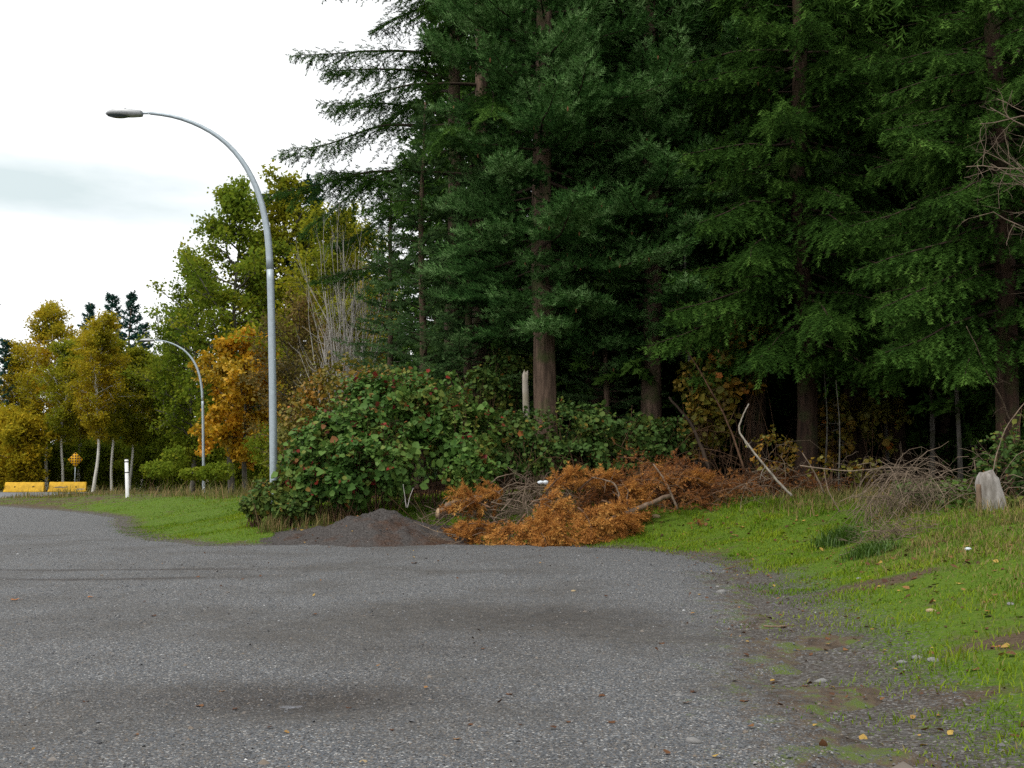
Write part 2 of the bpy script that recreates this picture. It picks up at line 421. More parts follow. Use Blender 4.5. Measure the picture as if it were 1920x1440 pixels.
def gravel_mat(name, road=False):
    m, nt, N, L, b = new_mat(name)
    tc = N.new('ShaderNodeTexCoord')
    co = tc.outputs['Object']
    v1 = N.new('ShaderNodeTexVoronoi'); v1.inputs['Scale'].default_value = 88; L.new(co, v1.inputs['Vector'])
    v2 = N.new('ShaderNodeTexVoronoi'); v2.inputs['Scale'].default_value = 150; L.new(co, v2.inputs['Vector'])
    n1 = noise_node(N, L, 0.55, 5, 0.6, co)
    n2 = noise_node(N, L, 6.0, 5, 0.65, co)
    sep = N.new('ShaderNodeSeparateColor'); L.new(v1.outputs['Color'], sep.inputs[0])
    st = ramp(N, [(0.0, (0.03, 0.03, 0.031)), (0.3, (0.082, 0.087, 0.095)), (0.6, (0.130, 0.143, 0.158)), (0.8, (0.145, 0.12, 0.095)), (0.93, (0.22, 0.225, 0.23)), (1.0, (0.5, 0.49, 0.47))])
    L.new(sep.outputs[0], st.inputs['Fac'])
    dirt = ramp(N, [(0.3, (0.03, 0.026, 0.021)), (0.7, (0.098, 0.086, 0.072))]); L.new(n2.outputs['Fac'], dirt.inputs['Fac'])
    da = N.new('ShaderNodeAttribute'); da.attribute_name = 'dirt'
    ad = N.new('ShaderNodeMath'); ad.operation = 'ADD'; L.new(n1.outputs['Fac'], ad.inputs[0]); L.new(da.outputs['Fac'], ad.inputs[1])
    dr = ramp(N, [(0.45, (0.0, 0.0, 0.0)), (0.74, (0.62, 0.62, 0.62))]); L.new(ad.outputs[0], dr.inputs['Fac'])
    mx = N.new('ShaderNodeMixRGB'); L.new(dr.outputs[0], mx.inputs['Fac']); L.new(st.outputs[0], mx.inputs['Color1']); L.new(dirt.outputs[0], mx.inputs['Color2'])
    # wet, darker where the hollows hold water
    wa = N.new('ShaderNodeAttribute'); wa.attribute_name = 'wet'
    wm = N.new('ShaderNodeMixRGB'); wm.blend_type = 'MULTIPLY'; L.new(wa.outputs['Fac'], wm.inputs['Fac']); L.new(mx.outputs[0], wm.inputs['Color1']); wm.inputs['Color2'].default_value = (0.5, 0.45, 0.42, 1)
    ra = N.new('ShaderNodeAttribute'); ra.attribute_name = 'rim'
    n3 = noise_node(N, L, 9.0, 6, 0.75, co)
    n4 = noise_node(N, L, 3.0, 4, 0.6, co)
    rs = ramp(N, [(0.36, (0.045, 0.032, 0.022)), (0.5, (0.10, 0.07, 0.045)), (0.6, (0.085, 0.12, 0.02))]); L.new(n4.outputs['Fac'], rs.inputs['Fac'])
    r1 = N.new('ShaderNodeMath'); r1.operation = 'ADD'; L.new(n3.outputs['Fac'], r1.inputs[0]); L.new(ra.outputs['Fac'], r1.inputs[1])
    r2 = N.new('ShaderNodeMath'); r2.operation = 'MULTIPLY_ADD'; L.new(sep.outputs[1], r2.inputs[0]); r2.inputs[1].default_value = -0.25; L.new(r1.outputs[0], r2.inputs[2])
    rr = ramp(N, [(0.62, (0, 0, 0)), (0.8, (1, 1, 1))]); L.new(r2.outputs[0], rr.inputs['Fac'])
    rm = N.new('ShaderNodeMixRGB'); L.new(rr.outputs[0], rm.inputs['Fac']); L.new(wm.outputs[0], rm.inputs['Color1']); L.new(rs.outputs[0], rm.inputs['Color2'])
    L.new(rm.outputs[0], b.inputs['Base Color'])
    b.inputs['Roughness'].default_value = 0.8
    b.inputs['Specular IOR Level'].default_value = 0.25
    hm = N.new('ShaderNodeMath'); hm.operation = 'ADD'; L.new(v1.outputs['Distance'], hm.inputs[0]); L.new(v2.outputs['Distance'], hm.inputs[1])
    inv = N.new('ShaderNodeMath'); inv.operation = 'SUBTRACT'; inv.inputs[0].default_value = 1.0; L.new(hm.outputs[0], inv.inputs[1])
    bump(N, L, inv.outputs[0], b, 0.7, 0.012)
    return m


M['ground'] = ground_mat()
M['gravel'] = gravel_mat('grey crushed gravel')
M['road'] = plain_mat('worn asphalt', (0.15, 0.155, 0.165), 0.85, 0, 0.1, 3.0)
M['mound'] = None
M['stone'] = leaf_mat('loose gravel stones', [(0.0, (0.04, 0.04, 0.042)), (0.5, (0.11, 0.115, 0.124)), (0.78, (0.15, 0.122, 0.096)), (0.94, (0.26, 0.265, 0.27)), (1.0, (0.6, 0.59, 0.57))], 0.8, 0, 0.25)


def mound_mat():
    m, nt, N, L, b = new_mat('dirt and gravel heap')
    tc = N.new('ShaderNodeTexCoord'); co = tc.outputs['Object']
    n1 = noise_node(N, L, 1.6, 6, 0.65, co); n2 = noise_node(N, L, 30, 5, 0.7, co)
    a = ramp(N, [(0.34, (0.025, 0.021, 0.02)), (0.68, (0.12, 0.11, 0.104))]); L.new(n2.outputs['Fac'], a.inputs['Fac'])
    c = ramp(N, [(0.34, (0.028, 0.015, 0.01)), (0.68, (0.13, 0.075, 0.05))]); L.new(n2.outputs['Fac'], c.inputs['Fac'])
    ba = N.new('ShaderNodeAttribute'); ba.attribute_name = 'brown'
    ad = N.new('ShaderNodeMath'); ad.operation = 'ADD'; L.new(n1.outputs['Fac'], ad.inputs[0]); L.new(ba.outputs['Fac'], ad.inputs[1])
    r = ramp(N, [(0.5, (0, 0, 0)), (0.72, (1, 1, 1))]); L.new(ad.outputs[0], r.inputs['Fac'])
    mx = N.new('ShaderNodeMixRGB'); L.new(r.outputs[0], mx.inputs['Fac']); L.new(a.outputs[0], mx.inputs['Color1']); L.new(c.outputs[0], mx.inputs['Color2'])
    L.new(mx.outputs[0], b.inputs['Base Color']); b.inputs['Roughness'].default_value = 0.95; b.inputs['Specular IOR Level'].default_value = 0.1
    bump(N, L, n2.outputs['Fac'], b, 1.0, 0.03)
    return m
M['mound'] = mound_mat()


def water_mat():
    m, nt, N, L, b = new_mat('puddle water')
    tc = N.new('ShaderNodeTexCoord')
    n = noise_node(N, L, 14, 3, 0.5, tc.outputs['Object'])
    b.inputs['Base Color'].default_value = (0.15, 0.15, 0.175, 1)
    b.inputs['Roughness'].default_value = 0.06
    b.inputs['Specular IOR Level'].default_value = 0.5
    bump(N, L, n.outputs['Fac'], b, 0.35, 0.02)
    return m
M['water'] = water_mat()

# ------------------------------------------------------------------ terrain
LOT = np.array([(6.0, -60), (3.4, -8), (2.3, 2), (2.0, 5.6), (2.2, 7.5), (2.5, 9.5), (2.9, 12.2), (3.3, 15), (3.6, 18.5), (3.35, 20.6), (2.6, 22.3), (0.5, 23.5),
                (-2.5, 23.7), (-5.2, 23.4), (-6.7, 23.4), (-8.5, 25.4), (-10.3, 28.5), (-12.0, 32.5), (-14.0, 38.0), (-18.0, 43.5), (-25.0, 51.5), (-60, 66), (-140, 80), (-140, -60)])


def lot_sd_raw(x, y):
    """signed distance to the gravel lot: negative inside"""
    x = np.asarray(x, float); y = np.asarray(y, float)
    d = np.full(x.shape, 1e9); ins = np.zeros(x.shape, bool)
    n = len(LOT)
    for i in range(n):
        a, b = LOT[i], LOT[(i + 1) % n]
        e = b - a
        t = np.clip(((x - a[0]) * e[0] + (y - a[1]) * e[1]) / (e @ e), 0, 1)
        d = np.minimum(d, np.hypot(x - a[0] - t * e[0], y - a[1] - t * e[1]))
        c = ((a[1] > y) != (b[1] > y)) & (x < (b[0] - a[0]) * (y - a[1]) / (b[1] - a[1] + 1e-12) + a[0])
        ins ^= c
    return np.where(ins, -d, d)


GX0, GX1, GY0, GY1, GS = -34.0, 18.0, -2.0, 64.0, 0.1
def bilinear(G, x, y):
    u = (x - GX0) / GS; v = (y - GY0) / GS
    i = np.floor(u).astype(int); j = np.floor(v).astype(int)
    fu, fv = u - i, v - j
    return (G[j, i] * (1 - fu) + G[j, i + 1] * fu) * (1 - fv) + (G[j + 1, i] * (1 - fu) + G[j + 1, i + 1] * fu) * fv
def cached(raw):
    gx = np.arange(GX0, GX1 + 2 * GS, GS); gy = np.arange(GY0, GY1 + 2 * GS, GS)
    X, Y = np.meshgrid(gx, gy)
    G = raw(X, Y)
    def f(x, y):
        x = np.asarray(x, float); y = np.asarray(y, float)
        m = (x >= GX0) & (x < GX1) & (y >= GY0) & (y < GY1)
        if m.all(): return bilinear(G, x, y)
        out = np.empty(x.shape)
        out[m] = bilinear(G, x[m], y[m]); out[~m] = raw(x[~m], y[~m])
        return out
    return f
lot_sd = cached(lot_sd_raw)
PUD = (-1.62, 7.5)
def gz_raw(x, y):
    x = np.asarray(x, float); y = np.asarray(y, float)
    sd = lot_sd(x, y)
    o = np.maximum(sd, 0)
    right = S((x + 9) / 9)
    far = 1 - S((y - 50) / 12)
    h = (0.55 * S(o / 4.5) * (1 - right) * np.where(x < -9, np.maximum(far, 1 - S((-x - 30) / -20)), 1) * np.where(x < -9, far, 1)
         + right * (0.95 * S(o / 5.2) + 0.45 * S((o - 4) / 8)))
    h = h + S(o / 1.5) * (fbm(x * 0.9, y * 0.9) - 0.5) * 0.22 * np.where(y > 55, 0.4, 1)
    lotb = (fbm(x * 0.5 + 9, y * 0.5 + 4, 4) - 0.5) * 0.06
    h = h + lotb
    r2 = ((x - PUD[0]) / 0.55) ** 2 + ((y - PUD[1]) / 0.42) ** 2
    h = h - 0.05 * np.exp(-r2)
    return h
gz = cached(gz_raw)


def gzs(x, y): return float(gz(np.array([x]), np.array([y]))[0])


def span(*seg):
    out = []
    for a, b, s in seg: out.append(np.arange(a, b, s))
    return np.concatenate(out + [[seg[-1][1]]])


def grid_mesh(xs, ys, zf, name, mat, attrs, keep=None, smooth=True):
    X, Y = np.meshgrid(xs, ys)
    x, y = X.ravel(), Y.ravel()
    z = zf(x, y)
    nx = len(xs)
    i, j = np.meshgrid(np.arange(nx - 1), np.arange(len(ys) - 1))
    a = (j * nx + i).ravel()
    Q = np.stack([a, a + 1, a + nx + 1, a + nx], 1)
    V = np.stack([x, y, z], 1)
    ex = {k: f(x, y) for k, f in attrs.items()}
    if keep is not None:
        kv = keep(x, y); Q = Q[kv[Q].all(1)]
        used = np.unique(Q); re = np.full(len(V), -1); re[used] = np.arange(len(used))
        V = V[used]; Q = re[Q]; ex = {k: v[used] for k, v in ex.items()}
    return mesh(name, V, Q, mat, None, smooth, ex)


def forest_mask(x, y):
    sd = lot_sd(x, y)
    n = (fbm(x * 0.6, y * 0.6) - 0.5) * 2.4
    return S((sd - 5.2 + n) / 1.8) * S((x + 7.5) / 3.5)
def bare(x, y):
    return np.exp(-(((x - 2.85) / 0.6) ** 2 + ((y - 7.5 - 0.12 * (x - 2.85)) / 0.2) ** 2)) + 0.8 * np.exp(-(((x - 4.1) / 0.5) ** 2 + ((y - 9.0) / 0.25) ** 2)) + 0.7 * np.exp(-(((x - 4.6) / 0.8) ** 2 + ((y - 13.5) / 0.35) ** 2))
def grass_mask(x, y):
    sd = lot_sd(x, y)
    return np.clip(0.18 + 0.35 * S(sd / 1.2), 0, 1) - 0.25 * S((y - 42) / 8) * (x < -8) - 0.8 * bare(x, y)


xs = span((-900, -120, 60), (-120, -30, 4), (-30, 14, 0.25), (14, 40, 2), (40, 160, 20), (160, 900, 74))
ys = span((-300, -20, 20), (-20, 3, 1.0), (3, 44, 0.25), (44, 64, 0.8), (64, 140, 4), (140, 2400, 90))
ground = link('ground', grid_mesh(xs, ys, gz, 'ground', M['ground'], {'grass': grass_mask, 'forest': forest_mask, 'edge': lambda x, y: 0.47 * (1 - S((lot_sd(x, y) - 0.2) / np.where((x > 0) & (y < 18), 1.6, 0.7)))}))
tag(ground, 'mossy soil and forest floor rising from the gravel lot', None, None, 'structure')


def lot_z(x, y):
    sd = lot_sd(x, y)
    w = np.clip(sd, -1.2, 1.2)
    nearr = S((x + 1) / 3) * (1 - S((y - 16) / 4))          # a ragged, overgrown edge on the right
    n = (fbm(x * 1.3 + 3, y * 1.3) - 0.5) * (0.6 + 1.9 * nearr) + (fbm(x * 5, y * 5) - 0.5) * (0.35 + 0.9 * nearr)
    return gz(x, y) + 0.045 * np.clip((-(sd + n)) / 0.5, -1.3, 1) + (fbm(x * 6 + 2, y * 6, 3) - 0.5) * 0.02
def lot_dirt(x, y):
    d = 0.30 * np.exp(-(((x + 0.3) / 3.2) ** 2 + ((y - 11.2) / 1.6) ** 2)) + 0.2 * np.exp(-(((x + 1.6) / 1.6) ** 2 + ((y - 7.6) / 0.8) ** 2)) + 0.1 * np.exp(-(((x + 4) / 4) ** 2 + ((y - 17) / 1.2) ** 2))
    d = d + 0.3 * S((x - 1.0) / 1.5) * (1 - S((y - 7.5) / 3))
    return d - 0.25 * S((y - 24) / 10) - 0.12 * S((x - 0.8) / 1.4) * S((y - 8) / 4)
def lot_wet(x, y):
    r2 = ((x - PUD[0] - 0.1) / 1.15) ** 2 + ((y - PUD[1] - 0.1) / 0.5) ** 2
    w = 0.85 * np.exp(-r2) + 0.5 * np.exp(-(((x - 0.35) / 1.3) ** 2 + ((y - 11.6) / 0.9) ** 2)) + 0.3 * np.exp(-(((x + 0.6) / 1.0) ** 2 + ((y - 9.6) / 0.5) ** 2))
    tr = np.exp(-(((y - 17.2 - 0.05 * (x + 8)) / 0.16) ** 2)) + np.exp(-(((y - 15.6 - 0.06 * (x + 8)) / 0.14) ** 2))   # tyre tracks
    return np.clip((w + 1.0 * tr * S((-3 - x) / 2.5)) * (0.5 + fbm(x * 2, y * 2)), 0, 1)
xs = span((-80, -30, 2), (-30, -5, 0.16), (-5, 5.6, 0.08)); ys = span((-20, 4, 1), (4, 24, 0.10), (24, 30, 0.16), (30, 70, 0.5))
lot = link('gravel_lot', grid_mesh(xs, ys, lot_z, 'gravel_lot', M['gravel'], {'dirt': lot_dirt, 'wet': lot_wet, 'rim': lambda x, y: 0.5 * S((lot_sd(x, y) + np.where((x > 0) & (y < 17), 1.7, 0.5)) / np.where((x > 0) & (y < 17), 2.2, 0.8))}, lambda x, y: lot_sd(x, y) < 1.6))
tag(lot, 'wide grey gravel lot with a puddle hollow and tyre marks', None, None, 'structure')

# paved road beyond the grass strip
def road_keep(x, y): return (x < -28.0 - 0.17 * (y - 58)) & (y > 0.0 * x + 60 + 0.12 * (x + 29)) & (y < 82.5 + 0.03 * (x + 33))
xs = span((-140, -50, 6), (-50, -26, 0.5)); ys = span((40, 60, 2), (60, 86, 0.5))
road = link('road', grid_mesh(xs, ys, lambda x, y: gz(x, y) + 0.05, 'road', M['road'], {}, road_keep))
tag(road, 'strip of grey road beyond the grass at the barriers', None, None, 'structure')

# puddle
V, T = [(0, 0, 0)], []
for k in range(40):
    a = k * 2 * math.pi / 40
    r = 0.9 + 0.35 * (vnoise(math.cos(a) * 2 + 5, math.sin(a) * 2 + 5) - 0.5)
    V.append((0.5 * r * math.cos(a), 0.34 * r * math.sin(a), 0)); T.append((0, k + 1, (k + 1) % 40 + 1))
pud = link('puddle', mesh('puddle', V, np.array(T), M['water'], None, True), None, (PUD[0], PUD[1], gzs(*PUD) + 0.045))
tag(pud, 'small rain puddle shining in the gravel', 'puddle')

# dirt mound at the lot's edge
def mound_h(x, y):
    dx = x + 3.05
    fx = np.where(dx < 0, np.exp(-np.abs(dx / 0.95) ** 1.5), np.exp(-np.abs(dx / 1.2) ** 1.9))
    fx = fx + 0.07 * np.exp(-((dx + 1.9) / 0.8) ** 2)
    fy = np.exp(-np.abs((y - 24.2) / 1.15) ** 2)
    b = (fbm(x * 2.6, y * 2.6, 5) - 0.5) * 0.5
    f = np.tanh(1.7 * fx * fy) / math.tanh(1.7)
    return 0.60 * f * (1 + b) + b * 0.4 * np.sqrt(fx * fy)
xs = span((-7.4, -0.2, 0.06)); ys = span((21.9, 27.0, 0.06))
mnd = link('dirt_mound', grid_mesh(xs, ys, lambda x, y: gz(x, y) + mound_h(x, y) - 0.045 + 0.15 * (fbm(x * 7, y * 7, 5) - 0.5) * np.sqrt(np.clip(mound_h(x, y) * 3, 0.05, 1)), 'dirt_mound', M['mound'],
                                    {'brown': lambda x, y: -0.08 + 0.2 * S((x + 3.8) / 1.6) * S((24.7 - y) / 1.0)}))
tag(mnd, 'low mound of grey brown dirt dumped on the lot edge', 'mound')


def top(x, y):
    """highest of ground, lot and mound"""
    x = np.asarray(x, float); y = np.asarray(y, float)
    z = np.maximum(gz(x, y), np.where(lot_sd(x, y) < 1.5, lot_z(x, y), -9))
    m = (x > -7.4) & (x < -0.2) & (y > 21.9) & (y < 27)
    return np.where(m, np.maximum(z, gz(x, y) + mound_h(x, y) - 0.045), z)
def tops(x, y): return float(top(np.array([x]), np.array([y]))[0])

# ------------------------------------------------------------------ foliage generators
def shoot_template(n=11, spread=0.8, nl=0.34, w=0.085, flat=0.75):
    V, T = [], []
    for k in range(n):
        t = 0.04 + 0.84 * k / n
        ph = k * 2.39996
        d = np.array([0.62, spread * math.cos(ph), spread * flat * math.sin(ph) + 0.12]); d /= np.linalg.norm(d)
        s = np.cross(d, [0.3, math.sin(ph), math.cos(ph)]); s /= np.linalg.norm(s) + 1e-9
        b = np.array([t, 0, 0])
        L = nl * (1.0 - 0.25 * t)
        i = len(V)
        V += [b - s * w, b + s * w, b + d * L]; T.append((i, i + 1, i + 2))
    i = len(V)
    V += [(0.7, -0.1, 0), (0.7, 0.1, 0), (1.05, 0, 0.03)]; T.append((i, i + 1, i + 2))
    return np.array(V, float), np.array(T)
SH = shoot_template(14, 0.72, 0.40, 0.043)
SH_D = shoot_template(10, 0.7, 0.5, 0.04)
SH_LO = shoot_template(6, 0.9, 0.5, 0.16, 0.7)


def place_template(tmpl, O, D, Ln, up=None, wid=None):
    TV, TT = tmpl
    D = nrm(D)
    U = np.tile(np.array([0, 0, 1.0]), (len(O), 1)) if up is None else up
    Sd = nrm(np.cross(D, U) + 1e-6)
    U2 = np.cross(Sd, D)
    w = Ln if wid is None else wid
    V = O[:, None] + TV[None, :, 0, None] * (D * Ln[:, None])[:, None] + TV[None, :, 1, None] * (Sd * w[:, None])[:, None] + TV[None, :, 2, None] * (U2 * w[:, None])[:, None]
    T = TT[None] + (np.arange(len(O)) * len(TV))[:, None, None]
    return V.reshape(-1, 3), T.reshape(-1, 3)


def trunk_tube(mb, H, r0, rng, lean=0.0, k=14, flare=1.35, top_r=0.03, n=44, wob=0.05):
    z = np.linspace(-0.4, H, n)
    t = np.clip(z / H, 0, 1)
    P = np.stack([lean * t * H * 0.05 + wob * np.sin(z * 0.7 + rng.rand() * 6), wob * np.cos(z * 0.55 + rng.rand() * 6), z], 1)
    R = (r0 * (1 - t) ** 0.8 + top_r * t) * (1 + (flare - 1) * np.exp(-np.maximum(z, 0) / 0.45))
    th = np.arange(k)
    rough = 1 + 0.13 * (vnoise(th[None] * 1.7 + rng.rand() * 50, z[:, None] * 1.1) - 0.5) + 0.10 * (vnoise(th[None] * 2.1 + 9, z[:, None] * 4.0) - 0.5)
    mb.tube(P, R[:, None] * rough, k)
    return P, R


def fir(seed, H, r0, zb, Lmax, shoot=0.19, e_low=-8, e_top=35, droop=0.16, tipup=0.1, hang=0.25, step=0.16, dz=0.30, detail_z=14.0, mat='fir', bark='bark',
        tmpl=None, prof=0.85, cones=0, gap=0.0, lowfade=0.12, puff=0, inner=0.2, lvar=(0.72, 1.12)):
    rng = np.random.RandomState(seed)
    tmpl = tmpl or SH
    wood = MB(); P, R = trunk_tube(wood, H, r0, rng)
    limbs = MB()
    O, D, Ln, tip_lit = [], [], [], []
    az = rng.rand() * 6.28
    z = zb
    while z < H * 0.985:
        hi = z > detail_z
        f = 2.3 if hi else 1.0
        q = (z - zb) / (H - zb)
        az += 2.39996 + rng.normal(0, 0.35)
        L = Lmax * (1 - q) ** prof * rng.uniform(*lvar) * (0.55 + 0.45 * min(1, q / lowfade)) + 0.2
        zz = z + rng.normal(0, 0.1)
        z += dz * f * (0.7 + 0.5 * (1 - q)) * rng.uniform(0.7, 1.3)
        if rng.rand() < gap: continue
        e0 = math.radians(e_low + (e_top - e_low) * q + rng.normal(0, 6))
        nb = max(5, int(L / (step * f)))
        t = np.linspace(0, 1, nb)
        az2 = az + rng.normal(0, 0.12) * t * 1.5
        rad = L * t * math.cos(e0)
        pz = L * (math.sin(e0) * t - droop * t ** 2 + tipup * t ** 3) + 0.04 * L * (vnoise(t * 4, np.full_like(t, seed + z)) - 0.5)
        B = np.stack([np.cos(az2) * rad, np.sin(az2) * rad, zz + pz], 1)
        B[:, :2] += [np.interp(zz, P[:, 2], P[:, 0]), np.interp(zz, P[:, 2], P[:, 1])]
        limbs.tube(B, 0.006 + 0.011 * L * (1 - t) ** 1.1, 4, 0.5, False)
        T = nrm(np.gradient(B, axis=0))
        Sd = nrm(np.cross(T, [0, 0, 1.0]))
        m = t > (inner if L > 1.2 else 0.05)
        for sgn in (-1, 1):
            o = B[m] + T[m] * (rng.uniform(-0.5, 0.5, m.sum()) * step * f)[:, None]
            tt = t[m]
            bl = np.clip(0.40 * L * (1 - tt) ** 0.75 * (0.5 + 0.5 * np.minimum(1, tt / 0.35)), 0.1, 1.15) * rng.uniform(0.6, 1.15, len(tt))
            hg = hang * rng.uniform(0.4, 1.5, len(tt))
            bd = nrm(T[m] * 0.72 + sgn * Sd[m] * rng.uniform(0.55, 1.0, len(tt))[:, None] + np.array([0, 0, -1.0]) * hg[:, None])
            # shoots along each branchlet
            ns = np.maximum(1, np.ceil(bl / (0.42 * shoot * f))).astype(int)
            idx = np.repeat(np.arange(len(tt)), ns)
            k = np.arange(ns.sum()) - np.repeat(np.cumsum(ns) - ns, ns)
            s = bl[idx] * (k + 1.0) / ns[idx]
            po = o[idx] + bd[idx] * s[:, None] - np.array([0, 0, 1.0]) * (0.25 * hang * s ** 2)[:, None]
            alt = np.where(k % 2 == 0, 1, -1)[:, None]
            last = (k == ns[idx] - 1)[:, None]
            pp = nrm(np.cross(bd[idx], [0, 0, 1.0]))
            d = nrm(bd[idx] * 0.75 + np.where(last, 0, alt) * pp * 0.62 + rng.normal(0, 0.2, (len(idx), 3)) + np.array([0, 0, 1.0]) * (0.18 - 0.85 * hang))
            O.append(po - d * (0.3 * shoot)); D.append(d); Ln.append(shoot * f * rng.uniform(0.75, 1.2, len(idx))); tip_lit.append(0.28 * last[:, 0] + 0.12 * tt[idx])
        if puff:
            npf = int(puff * L / f ** 2)
            tp = rng.uniform(max(0.3, inner), 1.0, npf); ip = np.minimum((tp * (nb - 1)).astype(int), nb - 1)
            half = 0.26 * L * (1 - tp) ** 0.6 + 0.12
            off = rng.normal(0, 0.55, npf) * half
            po = B[ip] + Sd[ip] * off[:, None] + np.stack([0 * tp, 0 * tp, rng.normal(0.03, 0.10, npf) - hang * 0.35 * np.abs(off) - 0.12 * hang], 1)
            O.append(po); D.append(nrm(T[ip] * 0.75 + Sd[ip] * (0.7 * np.sign(off))[:, None] + rng.normal(0, 0.25, (npf, 3)) + np.array([0, 0, 0.3 - 0.9 * hang]))); Ln.append(shoot * f * rng.uniform(0.75, 1.2, npf)); tip_lit.append(0.3 * tp * (rng.rand(npf) < 0.5))
        # along the limb itself
        o = B[m]
        d = nrm(T[m] * 0.8 + rng.normal(0, 0.3, (m.sum(), 3)) + [0, 0, 0.25])
        O.append(o); D.append(d); Ln.append(shoot * f * rng.uniform(0.8, 1.2, m.sum())); tip_lit.append(0.2 * t[m])
    O, D, Ln, tip_lit = np.concatenate(O), np.concatenate(D), np.concatenate(Ln), np.concatenate(tip_lit)
    V, T = place_template(tmpl, O, D, Ln)
    cl = vnoise(O[:, 0] * 1.1, O[:, 1] * 1.1, O[:, 2] * 1.1)          # clumps of older and younger growth
    r = np.clip(0.60 * cl + 0.34 * rng.rand(len(O)) + tip_lit - 0.02, 0, 1)  # outer tips lightened: lit highlights put into the needle colour
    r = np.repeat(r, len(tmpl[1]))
    tm = wood.build('trunk', M[bark], True)
    lm = limbs.build('limbs', M['limb'])
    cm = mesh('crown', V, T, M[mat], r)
    cn = None
    if cones:
        sel = rng.choice(len(O), cones, replace=False)
        mc = MB()
        for i in sel:
            p = O[i] + D[i] * 0.1
            mc.tube([p, p + [0, 0, -0.03], p + [0, 0, -0.08], p + [0, 0, -0.11]], np.array([0.008, 0.022, 0.018, 0.004]), 6)
        cn = mc.build('cones', M['cone'])
    return tm, lm, cm, cn


def plant_tree(name, kit, x, y, label, cat='tree', group=None, rz=0.0, sc=1.0, tilt=(0, 0), dzz=0.0, lift=None):
    z = gzs(x, y) - 0.05 + dzz
    o = empty(name, (x, y, z), rz, sc)
    o.rotation_euler = (tilt[0], tilt[1], rz)
    tag(o, label, cat, group)
    for nm, me in zip(('trunk', 'limbs', 'crown', 'cones'), kit):
        if me is None: continue
        c = link(nm, me, o)
        if nm in ('cones', 'limbs'): c['kind'] = 'stuff'
    return o


LEAF = (np.array([(0, 0, 0), (0.42, 0.34, 0.1), (1, 0, -0.04), (0.42, -0.34, 0.1)], float), np.array([(0, 2, 1), (0, 3, 2)]))
LEAF_W = (np.array([(0, 0, 0), (0.3, 0.5, 0.1), (0.72, 0.34, 0.05), (1, 0, -0.06), (0.72, -0.34, 0.05), (0.3, -0.5, 0.1)], float), np.array([(0, 2, 1), (0, 3, 2), (0, 4, 3), (0, 5, 4)]))


def place_leaves(O, Nn, size, rng, tmpl=LEAF, hangd=None):
    n = len(O)
    D = rng.normal(0, 1, (n, 3)) if hangd is None else rng.normal(0, 0.6, (n, 3)) + hangd
    Nn = nrm(Nn)
    D = nrm(D - Nn * (D * Nn).sum(1)[:, None])
    return place_template(tmpl, O, D, size, up=Nn)


def branchy(mb, p, d, L, r, depth, rng, spread=0.6, curve=0.25, up=0.1, kids=3, ratio=0.62, ends=None, seg=5, k=4, sidefrac=0.25):
    """recursive limbs as tapered tubes; ends collects points where leaves may hang"""
    d = nrm(d)
    P = [np.array(p, float)]
    for s in range(seg):
        d = nrm(d + rng.normal(0, curve / seg ** 0.5, 3) + np.array([0, 0, up / seg]))
        P.append(P[-1] + d * L / seg)
    P = np.array(P)
    mb.tube(P, np.linspace(r, r * 0.45, len(P)), k if r > 0.012 else 3, 0.5, False)
    if ends is not None and depth <= 1:
        for q in P[1:]: ends.append(q)
    if depth <= 0: return
    for c in range(kids):
        t = sidefrac + (1 - sidefrac) * (c + rng.rand()) / kids
        i = min(seg - 1, int(t * seg))
        o = P[i] + (P[i + 1] - P[i]) * (t * seg - i)
        dd = nrm(P[i + 1] - P[i] + rng.normal(0, spread, 3))
        branchy(mb, o, dd, L * ratio * rng.uniform(0.7, 1.15), r * 0.55 * (1 - 0.4 * t), depth - 1, rng, spread, curve, up, kids, ratio, ends, max(3, seg - 1), k, sidefrac)


def broadleaf(seed, H, r0, zb, W, leaf=0.2, nlimb=46, per=26, mat='olive', bark='bark_grey', peak=0.4, cl=0.42, up=0.55, hang=None, stems=1, tmpl=LEAF):
    """H height, zb crown base, W crown half-width, peak: where the crown is widest (0..1)"""
    rng = np.random.RandomState(seed)
    wood, limbs = MB(), MB()
    P, R = trunk_tube(wood, H * 0.96, r0, rng, rng.normal(0, 0.4), 9, 1.2, 0.015, 30, 0.13)
    pts = []
    for i in range(nlimb):
        q = (i + rng.rand()) / nlimb
        z = zb + (H * 0.95 - zb) * q
        w = (q / peak) ** 0.6 if q < peak else ((1 - q) / (1 - peak)) ** 0.75
        L = W * (0.25 + 0.8 * w) * rng.uniform(0.65, 1.15)
        az = i * 2.39996 + rng.normal(0, 0.4)
        d = nrm(np.array([math.cos(az), math.sin(az), up * rng.uniform(0.5, 1.5)]))
        o = np.array([np.interp(z, P[:, 2], P[:, 0]), np.interp(z, P[:, 2], P[:, 1]), z])
        branchy(limbs, o, d, L, 0.012 + 0.016 * L * r0 / 0.15, 2 if L > 1 else 1, rng, 0.55, 0.3, 0.12, 3, 0.5, pts, 4, 3)
    pts = np.array(pts)
    n = int(per * 2.6 * len(pts) / 10)
    sel = rng.randint(0, len(pts), n)
    O = pts[sel] + rng.normal(0, cl * 0.5, (n, 3)) * [1, 1, 0.75]
    Nn = rng.normal(0, 0.75, (n, 3)) + [0, 0, 0.65]
    V, T = place_leaves(O, Nn, leaf * rng.uniform(0.65, 1.25, n), rng, tmpl, hang)
    c = vnoise(O[:, 0] * 0.6, O[:, 1] * 0.6, O[:, 2] * 0.6)
    r = np.clip(0.75 * c + 0.42 * rng.rand(n) - 0.08, 0, 1)
    return wood.build('trunk', M[bark], True), limbs.build('limbs', M[bark]), mesh('crown', V, T, M[mat], np.repeat(r, len(tmpl[1]))), None


